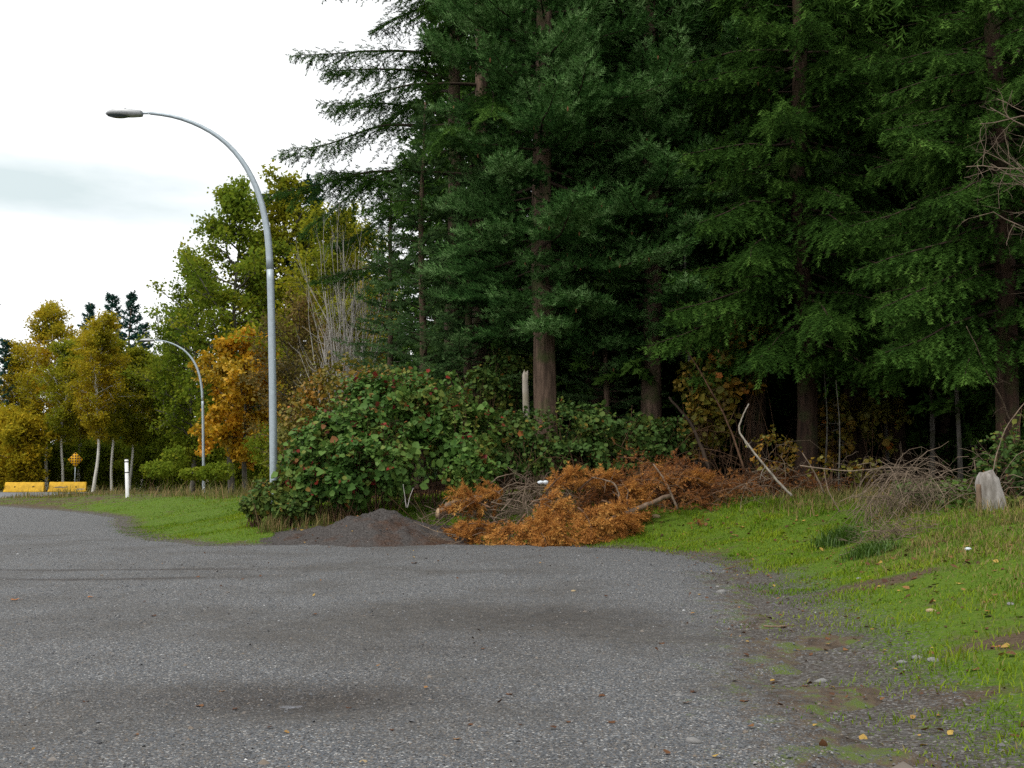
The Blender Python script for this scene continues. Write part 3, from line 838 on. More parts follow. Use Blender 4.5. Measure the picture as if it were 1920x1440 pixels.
def bush_leaves(seed, blobs, n, leaf, thick=0.35, hole=0.42, scale=1.4, redtop=0.0, tmpl=LEAF_W, inner=0.3):
    """leaves over a union of ellipsoids (cx,cy,cz,rx,ry,rz): clumped, with gaps"""
    rng = np.random.RandomState(seed)
    bl = np.array(blobs, float)
    area = bl[:, 3] * bl[:, 5] + bl[:, 4] * bl[:, 5] + bl[:, 3] * bl[:, 4]
    w = rng.choice(len(bl), n * 2, p=area / area.sum())
    d = nrm(rng.normal(0, 1, (n * 2, 3)))
    B = bl[w]
    nz = vnoise(d[:, 0] * 2.6 + B[:, 0], d[:, 1] * 2.6 + B[:, 1], d[:, 2] * 2.6)
    nz2 = vnoise(d[:, 0] * 6 + B[:, 1], d[:, 1] * 6 + B[:, 0], d[:, 2] * 6)
    rr = 1 - thick * rng.rand(n * 2) ** 1.3 + 0.55 * (nz - 0.5) + 0.35 * (nz2 - 0.5)
    O = B[:, :3] + d * B[:, 3:] * rr[:, None]
    # drop what sits deep inside another blob, and what falls in a gap
    deep = np.zeros(len(O), bool)
    for j in range(len(bl)):
        q = (((O - bl[j, :3]) / bl[j, 3:]) ** 2).sum(1)
        deep |= (q < (1 - thick - 0.2) ** 2) & (w != j)
    g = vnoise(O[:, 0] * scale, O[:, 1] * scale, O[:, 2] * scale * 1.3)
    ok = ~deep & ((g > hole) | (rng.rand(len(O)) < inner)) & (O[:, 2] > gz(O[:, 0], O[:, 1]) + 0.03)
    O, d = O[ok][:n], d[ok][:n]
    Nn = d * 0.6 + rng.normal(0, 0.6, O.shape) + [0, 0, 0.5]
    V, T = place_leaves(O, Nn, leaf * np.clip(rng.lognormal(-0.08, 0.38, len(O)), 0.35, 1.9), rng, tmpl)
    c = vnoise(O[:, 0] * 1.5 + 3, O[:, 1] * 1.5, O[:, 2] * 1.5)
    zt = (O[:, 2] - O[:, 2].min()) / (np.ptp(O[:, 2]) + 1e-6)
    r = np.clip(0.18 + 0.45 * c + 0.22 * rng.rand(len(O)), 0, 0.74)
    sp = rng.rand(len(O)) < 0.035 + redtop * np.clip((zt - 0.62) / 0.38, 0, 1) * (0.3 + vnoise(O[:, 0] * 2, O[:, 1] * 2, O[:, 2] * 2))
    r = np.where(sp, rng.uniform(0.74, 1.0, len(O)), r)
    return V, T, np.repeat(r, len(tmpl[1])), O


def bush(name, seed, blobs, n, leaf, mat, label, cat='bush', group=None, canes=14, stem='twig_brown', sprays=0, **kw):
    V, T, r, O = bush_leaves(seed, blobs, n, leaf, **kw)
    rng = np.random.RandomState(seed + 1)
    bl = np.array(blobs, float)
    cx, cy = bl[:, 0].mean(), bl[:, 1].mean()
    base = np.array([cx, cy, gzs(cx, cy)])
    e = tag(empty(name, base), label, cat, group)
    mb = MB(); sO, sN = [], []
    for i in range(sprays):
        b = bl[rng.randint(len(bl))]
        d = nrm(rng.normal(0, 1, 3) + [0, -0.25, 0.5]); d[2] = abs(d[2]) + 0.05
        p0 = b[:3] + d * b[3:] * 0.75
        dv = nrm(d * [1, 1, 1.2] + rng.normal(0, 0.35, 3)); Ls = rng.uniform(0.5, 1.15) * min(1.0, b[5])
        t = np.linspace(0, 1, 7)[:, None]
        P = p0 + dv * t * Ls - np.array([0, 0, 0.45]) * Ls * t ** 2
        mb.tube(P - base, np.linspace(0.007, 0.003, 7), 3, 0.5, False)
        nl = int(Ls / (leaf * 0.42)); tt = rng.rand(nl)[:, None]
        sO.append(p0 + dv * tt * Ls - np.array([0, 0, 0.45]) * Ls * tt ** 2 + rng.normal(0, leaf * 0.3, (nl, 3))); sN.append(rng.normal(0, 0.5, (nl, 3)) + [0, -0.2, 0.7])
    if sprays:
        sO, sN = np.concatenate(sO), np.concatenate(sN)
        V2, T2 = place_leaves(sO, sN, leaf * rng.uniform(0.6, 1.25, len(sO)), rng, LEAF_W)
        r2 = np.where(rng.rand(len(sO)) < 0.06 + kw.get('redtop', 0) * 0.6, rng.uniform(0.74, 1, len(sO)), rng.uniform(0.2, 0.72, len(sO)))
        T = np.concatenate([T, T2 + len(V)]); V = np.concatenate([V, V2]); r = np.concatenate([r, np.repeat(r2, len(LEAF_W[1]))])
    link('foliage', mesh('foliage', V - base, T, M[mat], r), e)
    for i in range(canes):
        b = bl[rng.randint(len(bl))]
        d = nrm(rng.normal(0, 1, 3)); d[2] = abs(d[2])
        p1 = b[:3] + d * b[3:] * rng.uniform(0.85, 1.12)
        p0 = np.array([b[0] + rng.normal(0, b[3] * 0.4), b[1] + rng.normal(0, b[4] * 0.4), 0]); p0[2] = gzs(p0[0], p0[1]) - 0.05
        t = np.linspace(0, 1, 8)[:, None]
        mid = (p0 + p1) / 2 + [0, 0, 0.35 * np.linalg.norm(p1 - p0) * rng.rand()]
        P = (1 - t) ** 2 * p0 + 2 * t * (1 - t) * mid + t ** 2 * p1
        mb.tube(P - base, np.linspace(0.012, 0.004, 8), 4, 0.5, False)
    link('stems', mb.build('stems', M[stem]), e)['kind'] = 'stuff'
    return e


# ------------------------------------------------------------------ street lamps
def street_lamp(px0, d, sc, label, zb):
    """curved davit pole; profile read off the near lamp at 28 m, in metres from the pole foot"""
    k = 28.0 / F_PX
    prof = [(517, 960), (516, 850), (514.5, 720), (512.5, 600), (510.5, 520), (507.5, 455), (502, 415), (493, 375), (480, 340), (463, 308), (440, 279), (412, 254), (380, 236), (345, 222), (312, 214), (285, 212.5)]
    foot = (517, 985)
    f0 = at(foot[0], foot[1], 28.0)
    P = np.array([(at(a, b, 28.0)[0] - f0[0], 0, at(a, b, 28.0)[2] - f0[2]) for a, b in prof])
    P = np.concatenate([[(0, 0, -0.15)], P])
    R = np.interp(np.linspace(0, 1, len(P)), [0, 0.35, 0.7, 1], [0.105, 0.095, 0.066, 0.04])
    e = empty('street_lamp', (ax(517, 28) if d is None else d[0], d[1], zb), 0, sc)
    tag(e, label, 'street lamp', 'curved galvanised street lamps')
    # smooth resample
    s = np.concatenate([[0], np.cumsum(np.linalg.norm(np.diff(P, axis=0), axis=1))])
    u = np.linspace(0, s[-1], 46)
    Q = np.stack([np.interp(u, s, P[:, i]) for i in range(3)], 1)
    for _ in range(2): Q[1:-1] = 0.25 * Q[:-2] + 0.5 * Q[1:-1] + 0.25 * Q[2:]
    RR = np.interp(u, s, R)
    cut = 24
    a = MB(); a.tube(Q[:cut + 1], RR[:cut + 1], 8, 0.5, True, math.pi / 8, (0, 1, 0)); link('pole', a.build('pole', M['galv']), e)
    a = MB(); a.tube(Q[cut:], RR[cut:] * 1.004, 8, 0.5, True, math.pi / 8, (0, 1, 0)); link('arm', a.build('arm', M['galv']), e)
    a = MB(); a.tube([(0, 0, -0.02), (0, 0, 0.05)], [0.26, 0.26], 4, 0.5, True, math.pi / 4)
    for sx in (-1, 1):
        for sy in (-1, 1): a.tube([(sx * 0.15, sy * 0.15, 0.0), (sx * 0.15, sy * 0.15, 0.1)], [0.018, 0.018], 6)
    link('base_plate', a.build('base_plate', M['galv']), e)
    tip = Q[-1]
    a = MB(); a.tube([tip + [0.03, 0, 0], tip + [-0.26, 0, 0.0]], [0.03, 0.03], 8); link('tenon', a.build('tenon', M['galv'], True), e)
    # cobra head housing: lofted rounded sections along -x
    hx0, L = tip[0] - 0.22, 0.96
    sec = []
    for t, w, hu, hd in [(0, 0.10, 0.06, -0.075), (0.04, 0.13, 0.075, -0.085), (0.3, 0.17, 0.098, -0.09), (0.55, 0.19, 0.115, -0.08), (0.78, 0.18, 0.105, -0.065), (0.92, 0.13, 0.06, -0.045), (1.0, 0.07, 0.0, -0.035)]:
        x = hx0 - L * t; z = tip[2] - 0.005 * t
        ring = []
        for q in range(14):
            th = q * 2 * math.pi / 14
            c, s_ = math.cos(th), math.sin(th)
            ring.append((x, w * math.copysign(abs(c) ** 0.7, c), z + ((hu * abs(s_) ** 0.8) if s_ > 0 else hd * abs(s_) ** 0.55)))
        sec.append(ring)
    V = np.array(sec).reshape(-1, 3)
    n, kk = len(sec), 14
    Qd = [(i * kk + j, i * kk + (j + 1) % kk, (i + 1) * kk + (j + 1) % kk, (i + 1) * kk + j) for i in range(n - 1) for j in range(kk)]
    hb = MB(); hb.quad(V, Qd)
    cap = [[0, j + 1, j] for j in range(1, kk - 1)] + [[(n - 1) * kk, (n - 1) * kk + j, (n - 1) * kk + j + 1] for j in range(1, kk - 1)]
    hb.T.append(np.array(cap)); hb.rt.append(np.full(len(cap), 0.5))
    h = link('lamp_head', hb.build('lamp_head', M['head'], True), e)
    a = MB()
    ring = []
    for lv, (sc2, dz) in enumerate([(1.0, -0.060), (0.9, -0.085), (0.55, -0.115)]):
        for q in range(14):
            th = q * 2 * math.pi / 14
            ring.append((hx0 - 0.60 + 0.34 * sc2 * math.cos(th), 0.155 * sc2 * math.sin(th), tip[2] + dz))
    Qd = [(i * 14 + j, i * 14 + (j + 1) % 14, (i + 1) * 14 + (j + 1) % 14, (i + 1) * 14 + j) for i in range(2) for j in range(14)]
    a.quad(ring, Qd); a.T.append(np.array([[28, 28 + j, 29 + j] for j in range(1, 13)])); a.rt.append(np.full(12, 0.5))
    link('lens', a.build('lens', M['lens'], True), h)
    a = MB(); a.tube([(hx0 - 0.46, 0, tip[2] + 0.10), (hx0 - 0.46, 0, tip[2] + 0.145)], [0.035, 0.03], 8); link('photocell', a.build('photocell', M['head']), h)
    # hand-hole cover near the foot
    a = MB(); a.box((-0.05, -0.124, 0.55), (0.05, -0.106, 0.8)); link('hand_hole_cover', a.build('hand_hole_cover', M['galv']), e)
    return e

x = ax(517, 28); L1 = street_lamp(517, (x, 28.0), 1.0, 'tall galvanised street lamp with curved arm rising beside the bramble bush', at(517, 985, 28)[2])
x = ax(385, 74); L2 = street_lamp(385, (x, 74.0), 1.0, 'smaller distant street lamp with curved arm in front of the orange maple', at(383, 638, 74)[2] - (at(285, 212.5, 28)[2] - at(517, 985, 28)[2]))

# ------------------------------------------------------------------ marker post, sign, barriers
px, d = 239, 48.0
p = at(px, 933, d); z0 = gzs(p[0], d)
Hp = (933 - 862) * d / F_PX + (p[2] - z0)
e = tag(empty('marker_post', (p[0], d, z0)), 'white plastic marker post with black bands standing in the grass', 'marker post')
e.rotation_euler = (0, math.radians(-3.2), 0)
def post_seg(z0, z1, w, nm, mat, par):
    a = MB()
    ring = [(w * math.cos(t) * 1.0, w * 0.55 * math.sin(t)) for t in np.arange(12) * math.pi / 6]
    V = [(x, y, z) for z in (z0, z1) for x, y in ring]
    a.quad(V, [(j, (j + 1) % 12, 12 + (j + 1) % 12, 12 + j) for j in range(12)])
    a.T.append(np.array([[12, 12 + j, 13 + j] for j in range(1, 11)])); a.rt.append(np.full(10, 0.5))
    return link(nm, a.build(nm, mat, False), par)
wp = 0.085
body = post_seg(-0.2, Hp, wp, 'post', M['white'], e)
for zf in ((Hp * 0.925, Hp * 0.955), (Hp * 0.645, Hp * 0.672)): post_seg(zf[0], zf[1], wp + 0.004, 'band', M['black'], e)
post_seg(Hp + 0.001, Hp + 0.03, wp * 1.02, 'cap', M['black'], e)

# checkerboard diamond sign
d = 87.0
p = at(140, 902, d)
e = tag(empty('warning_sign', (p[0], d, gzs(p[0], d))), 'yellow and black checkered diamond sign on a post behind the barriers', 'sign')
zc = at(140, 862, d)[2] - gzs(p[0], d)
hs = 14.2 * d / F_PX                                   # half diagonal
side = hs * math.sqrt(2)
a = MB()
n = 6; c = side / n
# a tilted square plate, corners rounded off
V = []
for th0, cx, cy in ((0, 1, 1), (90, -1, 1), (180, -1, -1), (270, 1, -1)):
    for q in range(4):
        th = math.radians(th0 + q * 30); rr = 0.05
        V.append((cx * (side / 2 - rr) + rr * math.cos(th), cy * (side / 2 - rr) + rr * math.sin(th)))
def rot45(x, y): return ((x - y) / math.sqrt(2), (x + y) / math.sqrt(2))
VV = [(*rot45(*v), 0) for v in V]
pl = [(x, -0.006, y) for x, y, _ in VV] + [(x, 0.006, y) for x, y, _ in VV]
a.T.append(np.array([[0, j, j + 1] for j in range(1, 15)] + [[16, 17 + j, 16 + j] for j in range(1, 15)])); a.rt.append(np.full(28, 0.5))
a.V.append(np.array(pl, float)); a.n = 32
a.Q.append(np.array([(j, j + 16, (j + 1) % 16 + 16, (j + 1) % 16) for j in range(16)])); a.rq.append(np.full(16, 0.5))
pn = link('plate', a.build('plate', M['sign_y']), e); pn.location = (0, 0, zc)
cs = c * 0.5
sq = MB(); sq.box((-cs * 0.94, -0.004, -cs * 0.94), (cs * 0.94, 0, cs * 0.94)); sqm = sq.build('check', M['black'])
for i in range(n):
    for j in range(n):
        if (i + j) % 2 == 0 and True:
            q = rot45((i + 0.5) * c - side / 2, (j + 0.5) * c - side / 2)
            o = link('check', sqm, pn); o.location = (q[0], -0.0065, q[1]); o.rotation_euler = (0, math.radians(45), 0); o.scale = (0.86, 1, 0.86)
a = MB(); a.box((-0.035, 0.012, -0.3), (0.035, 0.055, zc + hs * 0.8)); link('post', a.build('post', M['galv']), e)

def barrier(px0, px1, py0, py1, d, label, marks):
    a0, a1 = at(px0, py1, d), at(px1, py1, d)
    cx = (a0[0] + a1[0]) / 2; Lb = a1[0] - a0[0]; zb = gzs(cx, d) + 0.03
    e = tag(empty('concrete_barrier', (cx, d, zb), math.radians(2)), label, 'barrier', 'yellow roadside barriers')
    Hb = (py1 - py0) * d / F_PX
    a = MB()
    pr = [(-0.30, 0), (-0.30, 0.08), (-0.19, 0.28), (-0.10, Hb - 0.03), (-0.07, Hb), (0.07, Hb), (0.10, Hb - 0.03), (0.19, 0.28), (0.30, 0.08), (0.30, 0)]
    nsg = 14; k = len(pr)
    V, rng = [], np.random.RandomState(int(px0))
    for s in range(nsg + 1):
        t = s / nsg
        inset = 0.05 if s in (0, nsg) else 0.0
        for yy, zz in pr:
            V.append((-Lb / 2 + Lb * t + (0.045 * zz / Hb) * (1 if s == 0 else -1 if s == nsg else 0) * 1.6, yy * (1 - inset), zz + rng.normal(0, 0.006) * (zz > 0.1)))
    Qd = [(s * k + j, (s + 1) * k + j, (s + 1) * k + (j + 1) % k, s * k + (j + 1) % k) for s in range(nsg) for j in range(k)]
    a.quad(V, Qd)
    a.T.append(np.array([[0, j, j + 1] for j in range(1, k - 1)] + [[nsg * k, nsg * k + j + 1, nsg * k + j] for j in range(1, k - 1)])); a.rt.append(np.full(2 * (k - 2), 0.5))
    link('block', a.build('block', M['yellow']), e)
    for kind, mx, mz, ml, mh in marks:
        yf = -np.interp(mz * Hb, [0.08, 0.28, Hb], [0.30, 0.19, 0.10])
        a = MB(); w = ml * Lb / 2
        pts = [(-w, -0.5), (-w * 0.6, 0.3), (-w * 0.1, 0.6), (w * 0.4, 0.35), (w, 0.5), (w * 0.7, -0.2), (w * 0.1, -0.55), (-w * 0.5, -0.35)]
        sl = 0.10 / (Hb - 0.28)
        V = [(x, z * mh * (0.5 * sl if mz * Hb > 0.28 else 0.5), z * mh) for x, z in pts]
        a.tri(V, [(0, j + 1, j) for j in range(1, 7)])
        o = link('bare_patch' if kind == 's' else 'lifting_hole', a.build('mark', M['scuff'] if kind == 's' else M['hole']), e)
        o.location = ((mx - 0.5) * Lb, yf - 0.012, mz * Hb)
    return e
barrier(9, 83.5, 905.5, 924.5, 83, 'yellow concrete barrier at the road end, the left of two', [('h', 0.27, 0.55, 0.045, 0.10), ('h', 0.73, 0.57, 0.07, 0.09)])
barrier(92, 162.5, 902.5, 921.5, 85, 'yellow concrete barrier with scraped paint, directly under the checkered sign', [('s', 0.33, 0.5, 0.42, 0.10), ('h', 0.73, 0.52, 0.05, 0.10), ('s', 0.85, 0.3, 0.26, 0.12)])

# ------------------------------------------------------------------ conifers
KIT = {}
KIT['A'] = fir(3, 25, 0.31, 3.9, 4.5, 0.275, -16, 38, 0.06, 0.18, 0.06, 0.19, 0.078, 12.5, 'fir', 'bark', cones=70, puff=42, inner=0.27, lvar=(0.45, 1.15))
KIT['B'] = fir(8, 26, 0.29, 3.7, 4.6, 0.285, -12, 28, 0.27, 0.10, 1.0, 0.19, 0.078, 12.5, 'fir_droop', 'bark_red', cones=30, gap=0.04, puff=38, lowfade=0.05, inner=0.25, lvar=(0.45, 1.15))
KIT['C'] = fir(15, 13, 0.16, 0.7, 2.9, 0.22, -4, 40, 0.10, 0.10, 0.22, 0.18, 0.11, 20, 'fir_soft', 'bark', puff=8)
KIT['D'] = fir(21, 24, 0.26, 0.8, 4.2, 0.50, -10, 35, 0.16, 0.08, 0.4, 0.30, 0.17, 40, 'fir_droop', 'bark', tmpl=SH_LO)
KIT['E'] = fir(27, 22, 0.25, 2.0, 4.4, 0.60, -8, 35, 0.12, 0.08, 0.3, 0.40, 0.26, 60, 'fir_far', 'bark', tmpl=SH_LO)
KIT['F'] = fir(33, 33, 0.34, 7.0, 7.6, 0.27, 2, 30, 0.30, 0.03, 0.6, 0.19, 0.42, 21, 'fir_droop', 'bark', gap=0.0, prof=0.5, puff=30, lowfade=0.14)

near = [  # name, kit, px, depth, rz, scale, label, group
    ('fir_tree', 'A', 1019, 30.0, 3.12, (1.1, 1.1, 1.2), 'fir with bare brown lower trunk showing above the leafy thicket'),
    ('fir_tree', 'A', 1225, 31.0, 0.15, 1.0, 'dense fir with pale blue green upturned tips in the middle'),
    ('fir_tree', 'B', 1512, 28.6, 5.68, 1.0, 'fir on a thick brown trunk standing over the rusty brush'),
    ('fir_tree', 'B', 1603, 31.0, 2.68, 1.0, 'fir with a darker trunk just behind the thick brown one'),
    ('fir_tree', 'A', 1414, 31.5, 3.34, 0.97, 'fir with a grey lower trunk behind the leaning pale stick'),
    ('fir_tree', 'B', 1893, 23.0, 1.2, 0.86, 'slim reddish trunked fir at the right edge behind the bleached stump'),
    ('fir_tree', 'B', 1762, 33.0, 5.85, 1.0, 'fir with hanging sprays of green needles over the twig heap'),
    ('fir_tree', 'F', 900, 34.5, 2.9, 1.0, 'tall dark fir with long drooping boughs reaching over the sky'),
    ('fir_tree', 'F', 850, 39.0, 0.8, 1.0, 'second dark fir with drooping boughs, behind the long boughed one'),
    ('fir_tree', 'A', 1120, 33.5, 1.7, 1.05, 'fir half hidden between the bare trunk and the pale tipped fir'),
    ('fir_tree', 'A', 1320, 33.0, 3.9, 1.05, 'fir half hidden right of the pale tipped fir'),
    ('fir_tree', 'B', 1680, 31.5, 2.3, 1.0, 'fir half hidden between the two thick trunks and the stump'),
    ('young_fir', 'C', 1135, 31.5, 1.0, 0.66, 'young fir with low soft sprays in the gloom right of the bare trunk'),
    ('young_fir', 'C', 790, 33.0, 0.3, 0.94, 'soft green young fir rising behind the bramble bush'),
    ('young_fir', 'C', 730, 37.0, 2.2, 0.86, 'smaller young fir beside the bare grey shrub'),
    ('young_fir', 'C', 880, 32.6, 4.1, 0.92, 'young fir between the soft green fir and the bare trunk'),
]
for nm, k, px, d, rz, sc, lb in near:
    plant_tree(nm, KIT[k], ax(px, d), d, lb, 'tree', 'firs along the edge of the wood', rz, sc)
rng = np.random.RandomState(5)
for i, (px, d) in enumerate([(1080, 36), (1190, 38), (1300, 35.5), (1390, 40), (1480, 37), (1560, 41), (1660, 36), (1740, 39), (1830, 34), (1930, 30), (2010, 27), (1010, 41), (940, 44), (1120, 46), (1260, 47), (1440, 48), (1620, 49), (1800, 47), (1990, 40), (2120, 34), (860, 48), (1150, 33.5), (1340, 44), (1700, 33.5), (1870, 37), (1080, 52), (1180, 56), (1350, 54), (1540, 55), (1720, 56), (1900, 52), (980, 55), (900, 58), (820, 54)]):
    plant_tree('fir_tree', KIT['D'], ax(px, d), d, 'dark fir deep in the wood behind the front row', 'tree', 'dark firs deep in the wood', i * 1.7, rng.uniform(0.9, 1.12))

# thin bare stems in the gloom under the firs
DEEP = [(1040, 43), (1110, 41), (1180, 43), (1260, 42), (1330, 41), (1380, 44), (1450, 42), (1520, 44), (1590, 43), (1660, 42), (1730, 44), (720, 47), (770, 46), (820, 44), (660, 50), (1800, 41), (1870, 39), (1940, 36), (960, 45), (890, 46)]
KP = []
for sd_ in (1, 2, 3):
    r_ = np.random.RandomState(sd_ + 40); w = MB(); trunk_tube(w, 9.0, 0.075, r_, r_.normal(0, 0.6), 7, 1.2, 0.02, 20, 0.08)
    for q in range(9):
        z = r_.uniform(1.0, 8); a_ = r_.rand() * 6.28
        branchy(w, (0, 0, z), (math.cos(a_), math.sin(a_), 0.1), r_.uniform(0.4, 1.1), 0.012, 1, r_, 0.5, 0.3, -0.1, 2)
    KP.append(w.build('stem', M['bark_grey']))
for i, (px, d, sc, lb) in enumerate([(1738, 29.5, 1.0, 'thin dark bare stem in the black gap between firs'), (1792, 27.0, 0.85, 'pale thin bare stem standing in the dark gap near the stump'),
                                     (1668, 31.0, 0.9, 'bare stem deep in the shade behind the twig heap'), (1572, 26.0, 0.32, 'slender whitish stem just right of the thick brown trunk'),
                                     (1546, 27.4, 0.36, 'thin grey stem hugging the thick brown trunk'), (1300, 30.0, 0.9, 'thin bare stem in shade right of the leafy thicket')]):
    o = link('bare_sapling', KP[i % 3], None, (ax(px, d), d, gzs(ax(px, d), d) - 0.05)); o.rotation_euler = (0.03, 0.04 * (-1) ** i, i * 1.3); o.scale = (sc,) * 3
    tag(o, lb, 'tree stem', 'thin stems under the firs')

# broken snag beside the trunk
w = MB(); t = np.linspace(0, 1, 16)
w.tube(np.stack([0.03 * np.sin(t * 4), 0 * t, -0.2 + 2.75 * t], 1), (0.13 - 0.035 * t)[:, None] * (1 + 0.25 * (vnoise(np.arange(10)[None] * 1.3, t[:, None] * 3) - 0.5)), 10)
me = w.build('snag', M['snag'], True)
for v in me.vertices:
    if v.co.z > 2.4: v.co.z += 0.28 * (vnoise(v.co.x * 22, v.co.y * 22) - 0.4)
d = 28.6; o = link('broken_snag', me, None, (ax(986, d), d, gzs(ax(986, d), d))); o.location.z = at(986, 700, d)[2] - 2.6; o.scale = (0.8, 0.8, 1)
tag(o, 'pale broken snag stub beside the bare brown fir trunk', 'snag')

# far conifers
for px, d, sc, rz, lb in [(163, 118, 0.93, 0.0, 'far dark conifer behind the golden aspens, leftmost of the clump'), (203, 121, 1.0, 1.4, 'far dark conifer in the middle of the clump behind the aspens'),
                          (238, 119, 0.99, 3.4, 'far dark conifer behind the aspens, tallest right of the clump'), (264, 123, 0.86, 4.4, 'short far conifer at the right end of the clump behind the aspens'),
                          (576, 84, 1.14, 2.2, 'dark conifer spire poking above the yellow green trees'), (4, 96, 0.62, 0.5, 'dark blue green conifer cut by the left edge'),
                          (-40, 110, 1.0, 3.0, 'dark conifer at the left edge behind the golden aspens')]:
    plant_tree('far_conifer', KIT['E'], ax(px, d), d, lb, 'tree', 'far conifers', rz, sc)

# ------------------------------------------------------------------ broadleaf trees
KIT['aspen1'] = broadleaf(51, 16, 0.15, 4.6, 2.8, 0.23, 50, 38, 'gold', 'birch', 0.35, 0.5, 0.7)
KIT['aspen2'] = broadleaf(52, 15, 0.14, 4.4, 2.6, 0.23, 46, 38, 'olive', 'birch', 0.4, 0.5, 0.8)
KIT['alder1'] = broadleaf(53, 20, 0.22, 2.5, 4.0, 0.27, 60, 36, 'green', 'bark_grey', 0.32, 0.55, 0.6)
KIT['alder2'] = broadleaf(54, 17, 0.2, 2.0, 3.6, 0.25, 54, 36, 'olive', 'bark_grey', 0.4, 0.5, 0.6)
KIT['maple'] = broadleaf(55, 11, 0.18, 2.0, 3.6, 0.25, 34, 48, 'maple', 'bark_grey', 0.4, 0.42, 0.35, tmpl=LEAF_W)
KIT['brown'] = broadleaf(56, 9, 0.1, 0.8, 2.2, 0.14, 40, 26, 'brownleaf', 'bark_grey', 0.5, 0.45, 0.9)
KIT['undergrowth'] = broadleaf(58, 5.0, 0.08, 0.2, 2.9, 0.22, 40, 44, 'green', 'bark_grey', 0.35, 0.5, 0.5)
KIT['shrub'] = broadleaf(57, 5.5, 0.08, 0.3, 2.3, 0.26, 40, 40, 'gold', 'bark_grey', 0.45, 0.5, 0.7)
for k, px, d, rz, sc, lb in [
    ('aspen1', 90, 94, 0.0, 1.05, 'tall golden aspen, tallest of the yellow stand at the far left'),
    ('aspen1', 30, 97, 2.0, 0.85, 'golden aspen at the far left edge of the yellow stand'),
    ('aspen2', 118, 90, 1.0, 0.88, 'aspen with a white trunk just left of the checkered sign'),
    ('aspen1', 182, 87, 4.0, 0.92, 'aspen with the boldest white trunk right of the checkered sign'),
    ('aspen2', 214, 91, 3.0, 0.90, 'olive aspen with white trunk left of the marker post'),
    ('aspen2', 248, 93, 5.0, 0.86, 'olive aspen right above the marker post'),
    ('aspen1', 150, 99, 5.5, 0.94, 'golden aspen crown behind the checkered sign'),
    ('aspen2', 285, 97, 0.6, 0.84, 'olive aspen under the arm of the distant lamp'),
    ('aspen2', 325, 100, 2.6, 0.80, 'small olive aspen right of the distant lamp head'),
    ('alder1', 436, 80, 0.3, 1.20, 'tall yellow green alder left of the near lamp pole'),
    ('alder1', 362, 86, 2.4, 0.98, 'green alder left of the tall yellow green one'),
    ('alder1', 330, 95, 4.4, 0.80, 'small rounded green alder behind the distant lamp'),
    ('alder2', 540, 84, 1.2, 1.48, 'tall olive alder right of the near lamp pole'),
    ('alder2', 606, 66, 3.3, 1.08, 'broad yellow olive alder above the bare grey shrub'),
    ('alder2', 660, 74, 5.0, 1.14, 'thin yellowish alder top next to the dark drooping boughs'),
    ('alder2', 478, 92, 2.0, 1.05, 'olive alder behind the near lamp pole'),
    ('maple', 462, 76, 0.9, 1.06, 'bright orange maple between the two street lamps'),
    ('brown', 560, 46, 0.2, 0.98, 'thin brownish alder right behind the near lamp pole'),
    ('brown', 610, 44, 2.2, 0.80, 'thin brownish sapling between lamp pole and bare grey shrub'),
    ('shrub', 40, 88, 0.0, 1.1, 'golden leafy shrub behind the left yellow barrier'),
    ('shrub', 12, 92, 2.0, 1.2, 'golden leafy shrub at the far left edge'),
]:
    plant_tree(('aspen' if 'aspen' in k else 'alder' if 'alder' in k or k == 'brown' else 'maple' if k == 'maple' else 'leafy_shrub'), KIT[k], ax(px, d), d, lb, 'shrub' if k == 'shrub' else 'tree', 'autumn trees beyond the lot', rz, sc)
for i, (px, d, sc) in enumerate([(70, 100, 0.9), (105, 98, 0.8), (150, 103, 0.9), (195, 100, 0.8), (230, 101, 0.85), (270, 99, 0.9), (310, 98, 0.9), (350, 95, 1.0), (395, 93, 1.0), (430, 90, 1.0), (470, 88, 1.0), (505, 84, 1.0), (-5, 103, 0.9), (545, 70, 0.9), (600, 60, 0.8)]):
    px, d = px, d - 2
    plant_tree('leafy_shrub', KIT['undergrowth'], ax(px, d), d, 'green undergrowth shrub beneath the far trees', 'shrub', 'undergrowth beneath the far trees', i * 2.1, sc)
for i, (px, d) in enumerate([(60, 108), (130, 112), (200, 110), (270, 108), (340, 112), (400, 106), (460, 102), (520, 100), (590, 92), (650, 88), (-30, 104), (700, 64), (640, 58)]):
    plant_tree('alder', KIT[('alder2', 'aspen2', 'alder1', 'aspen1')[i % 4]], ax(px, d), d, 'background tree filling the far treeline', 'tree', 'background treeline', i * 1.3, (0.66, 0.8, 0.6, 0.78)[i % 4])

for i, (px, d) in enumerate(DEEP):
    plant_tree('leafy_shrub', KIT['undergrowth'], ax(px, d), d, 'dark shrub low in the gloom between the deep firs', 'shrub', 'dark shrubs deep in the wood', i * 1.9, 0.72)
# bare grey shrub
rng = np.random.RandomState(77); w = MB()
for i in range(24):
    a_ = rng.rand() * 6.28
    branchy(w, (rng.normal(0, 0.3), rng.normal(0, 0.25), -0.1), (0.15 * math.cos(a_), 0.15 * math.sin(a_), 1), rng.uniform(4.2, 6.6), 0.036, 2, rng, 0.24, 0.2, 0.6, 5, 0.4, None, 7)
d = 39; o = link('bare_shrub', w.build('bare_shrub', M['twig_pale']), None, (ax(655, d), d, gzs(ax(655, d), d))); o.scale = (0.95, 0.95, 1.2)
tag(o, 'leafless pale grey shrub with upright branches left of the young firs', 'shrub')
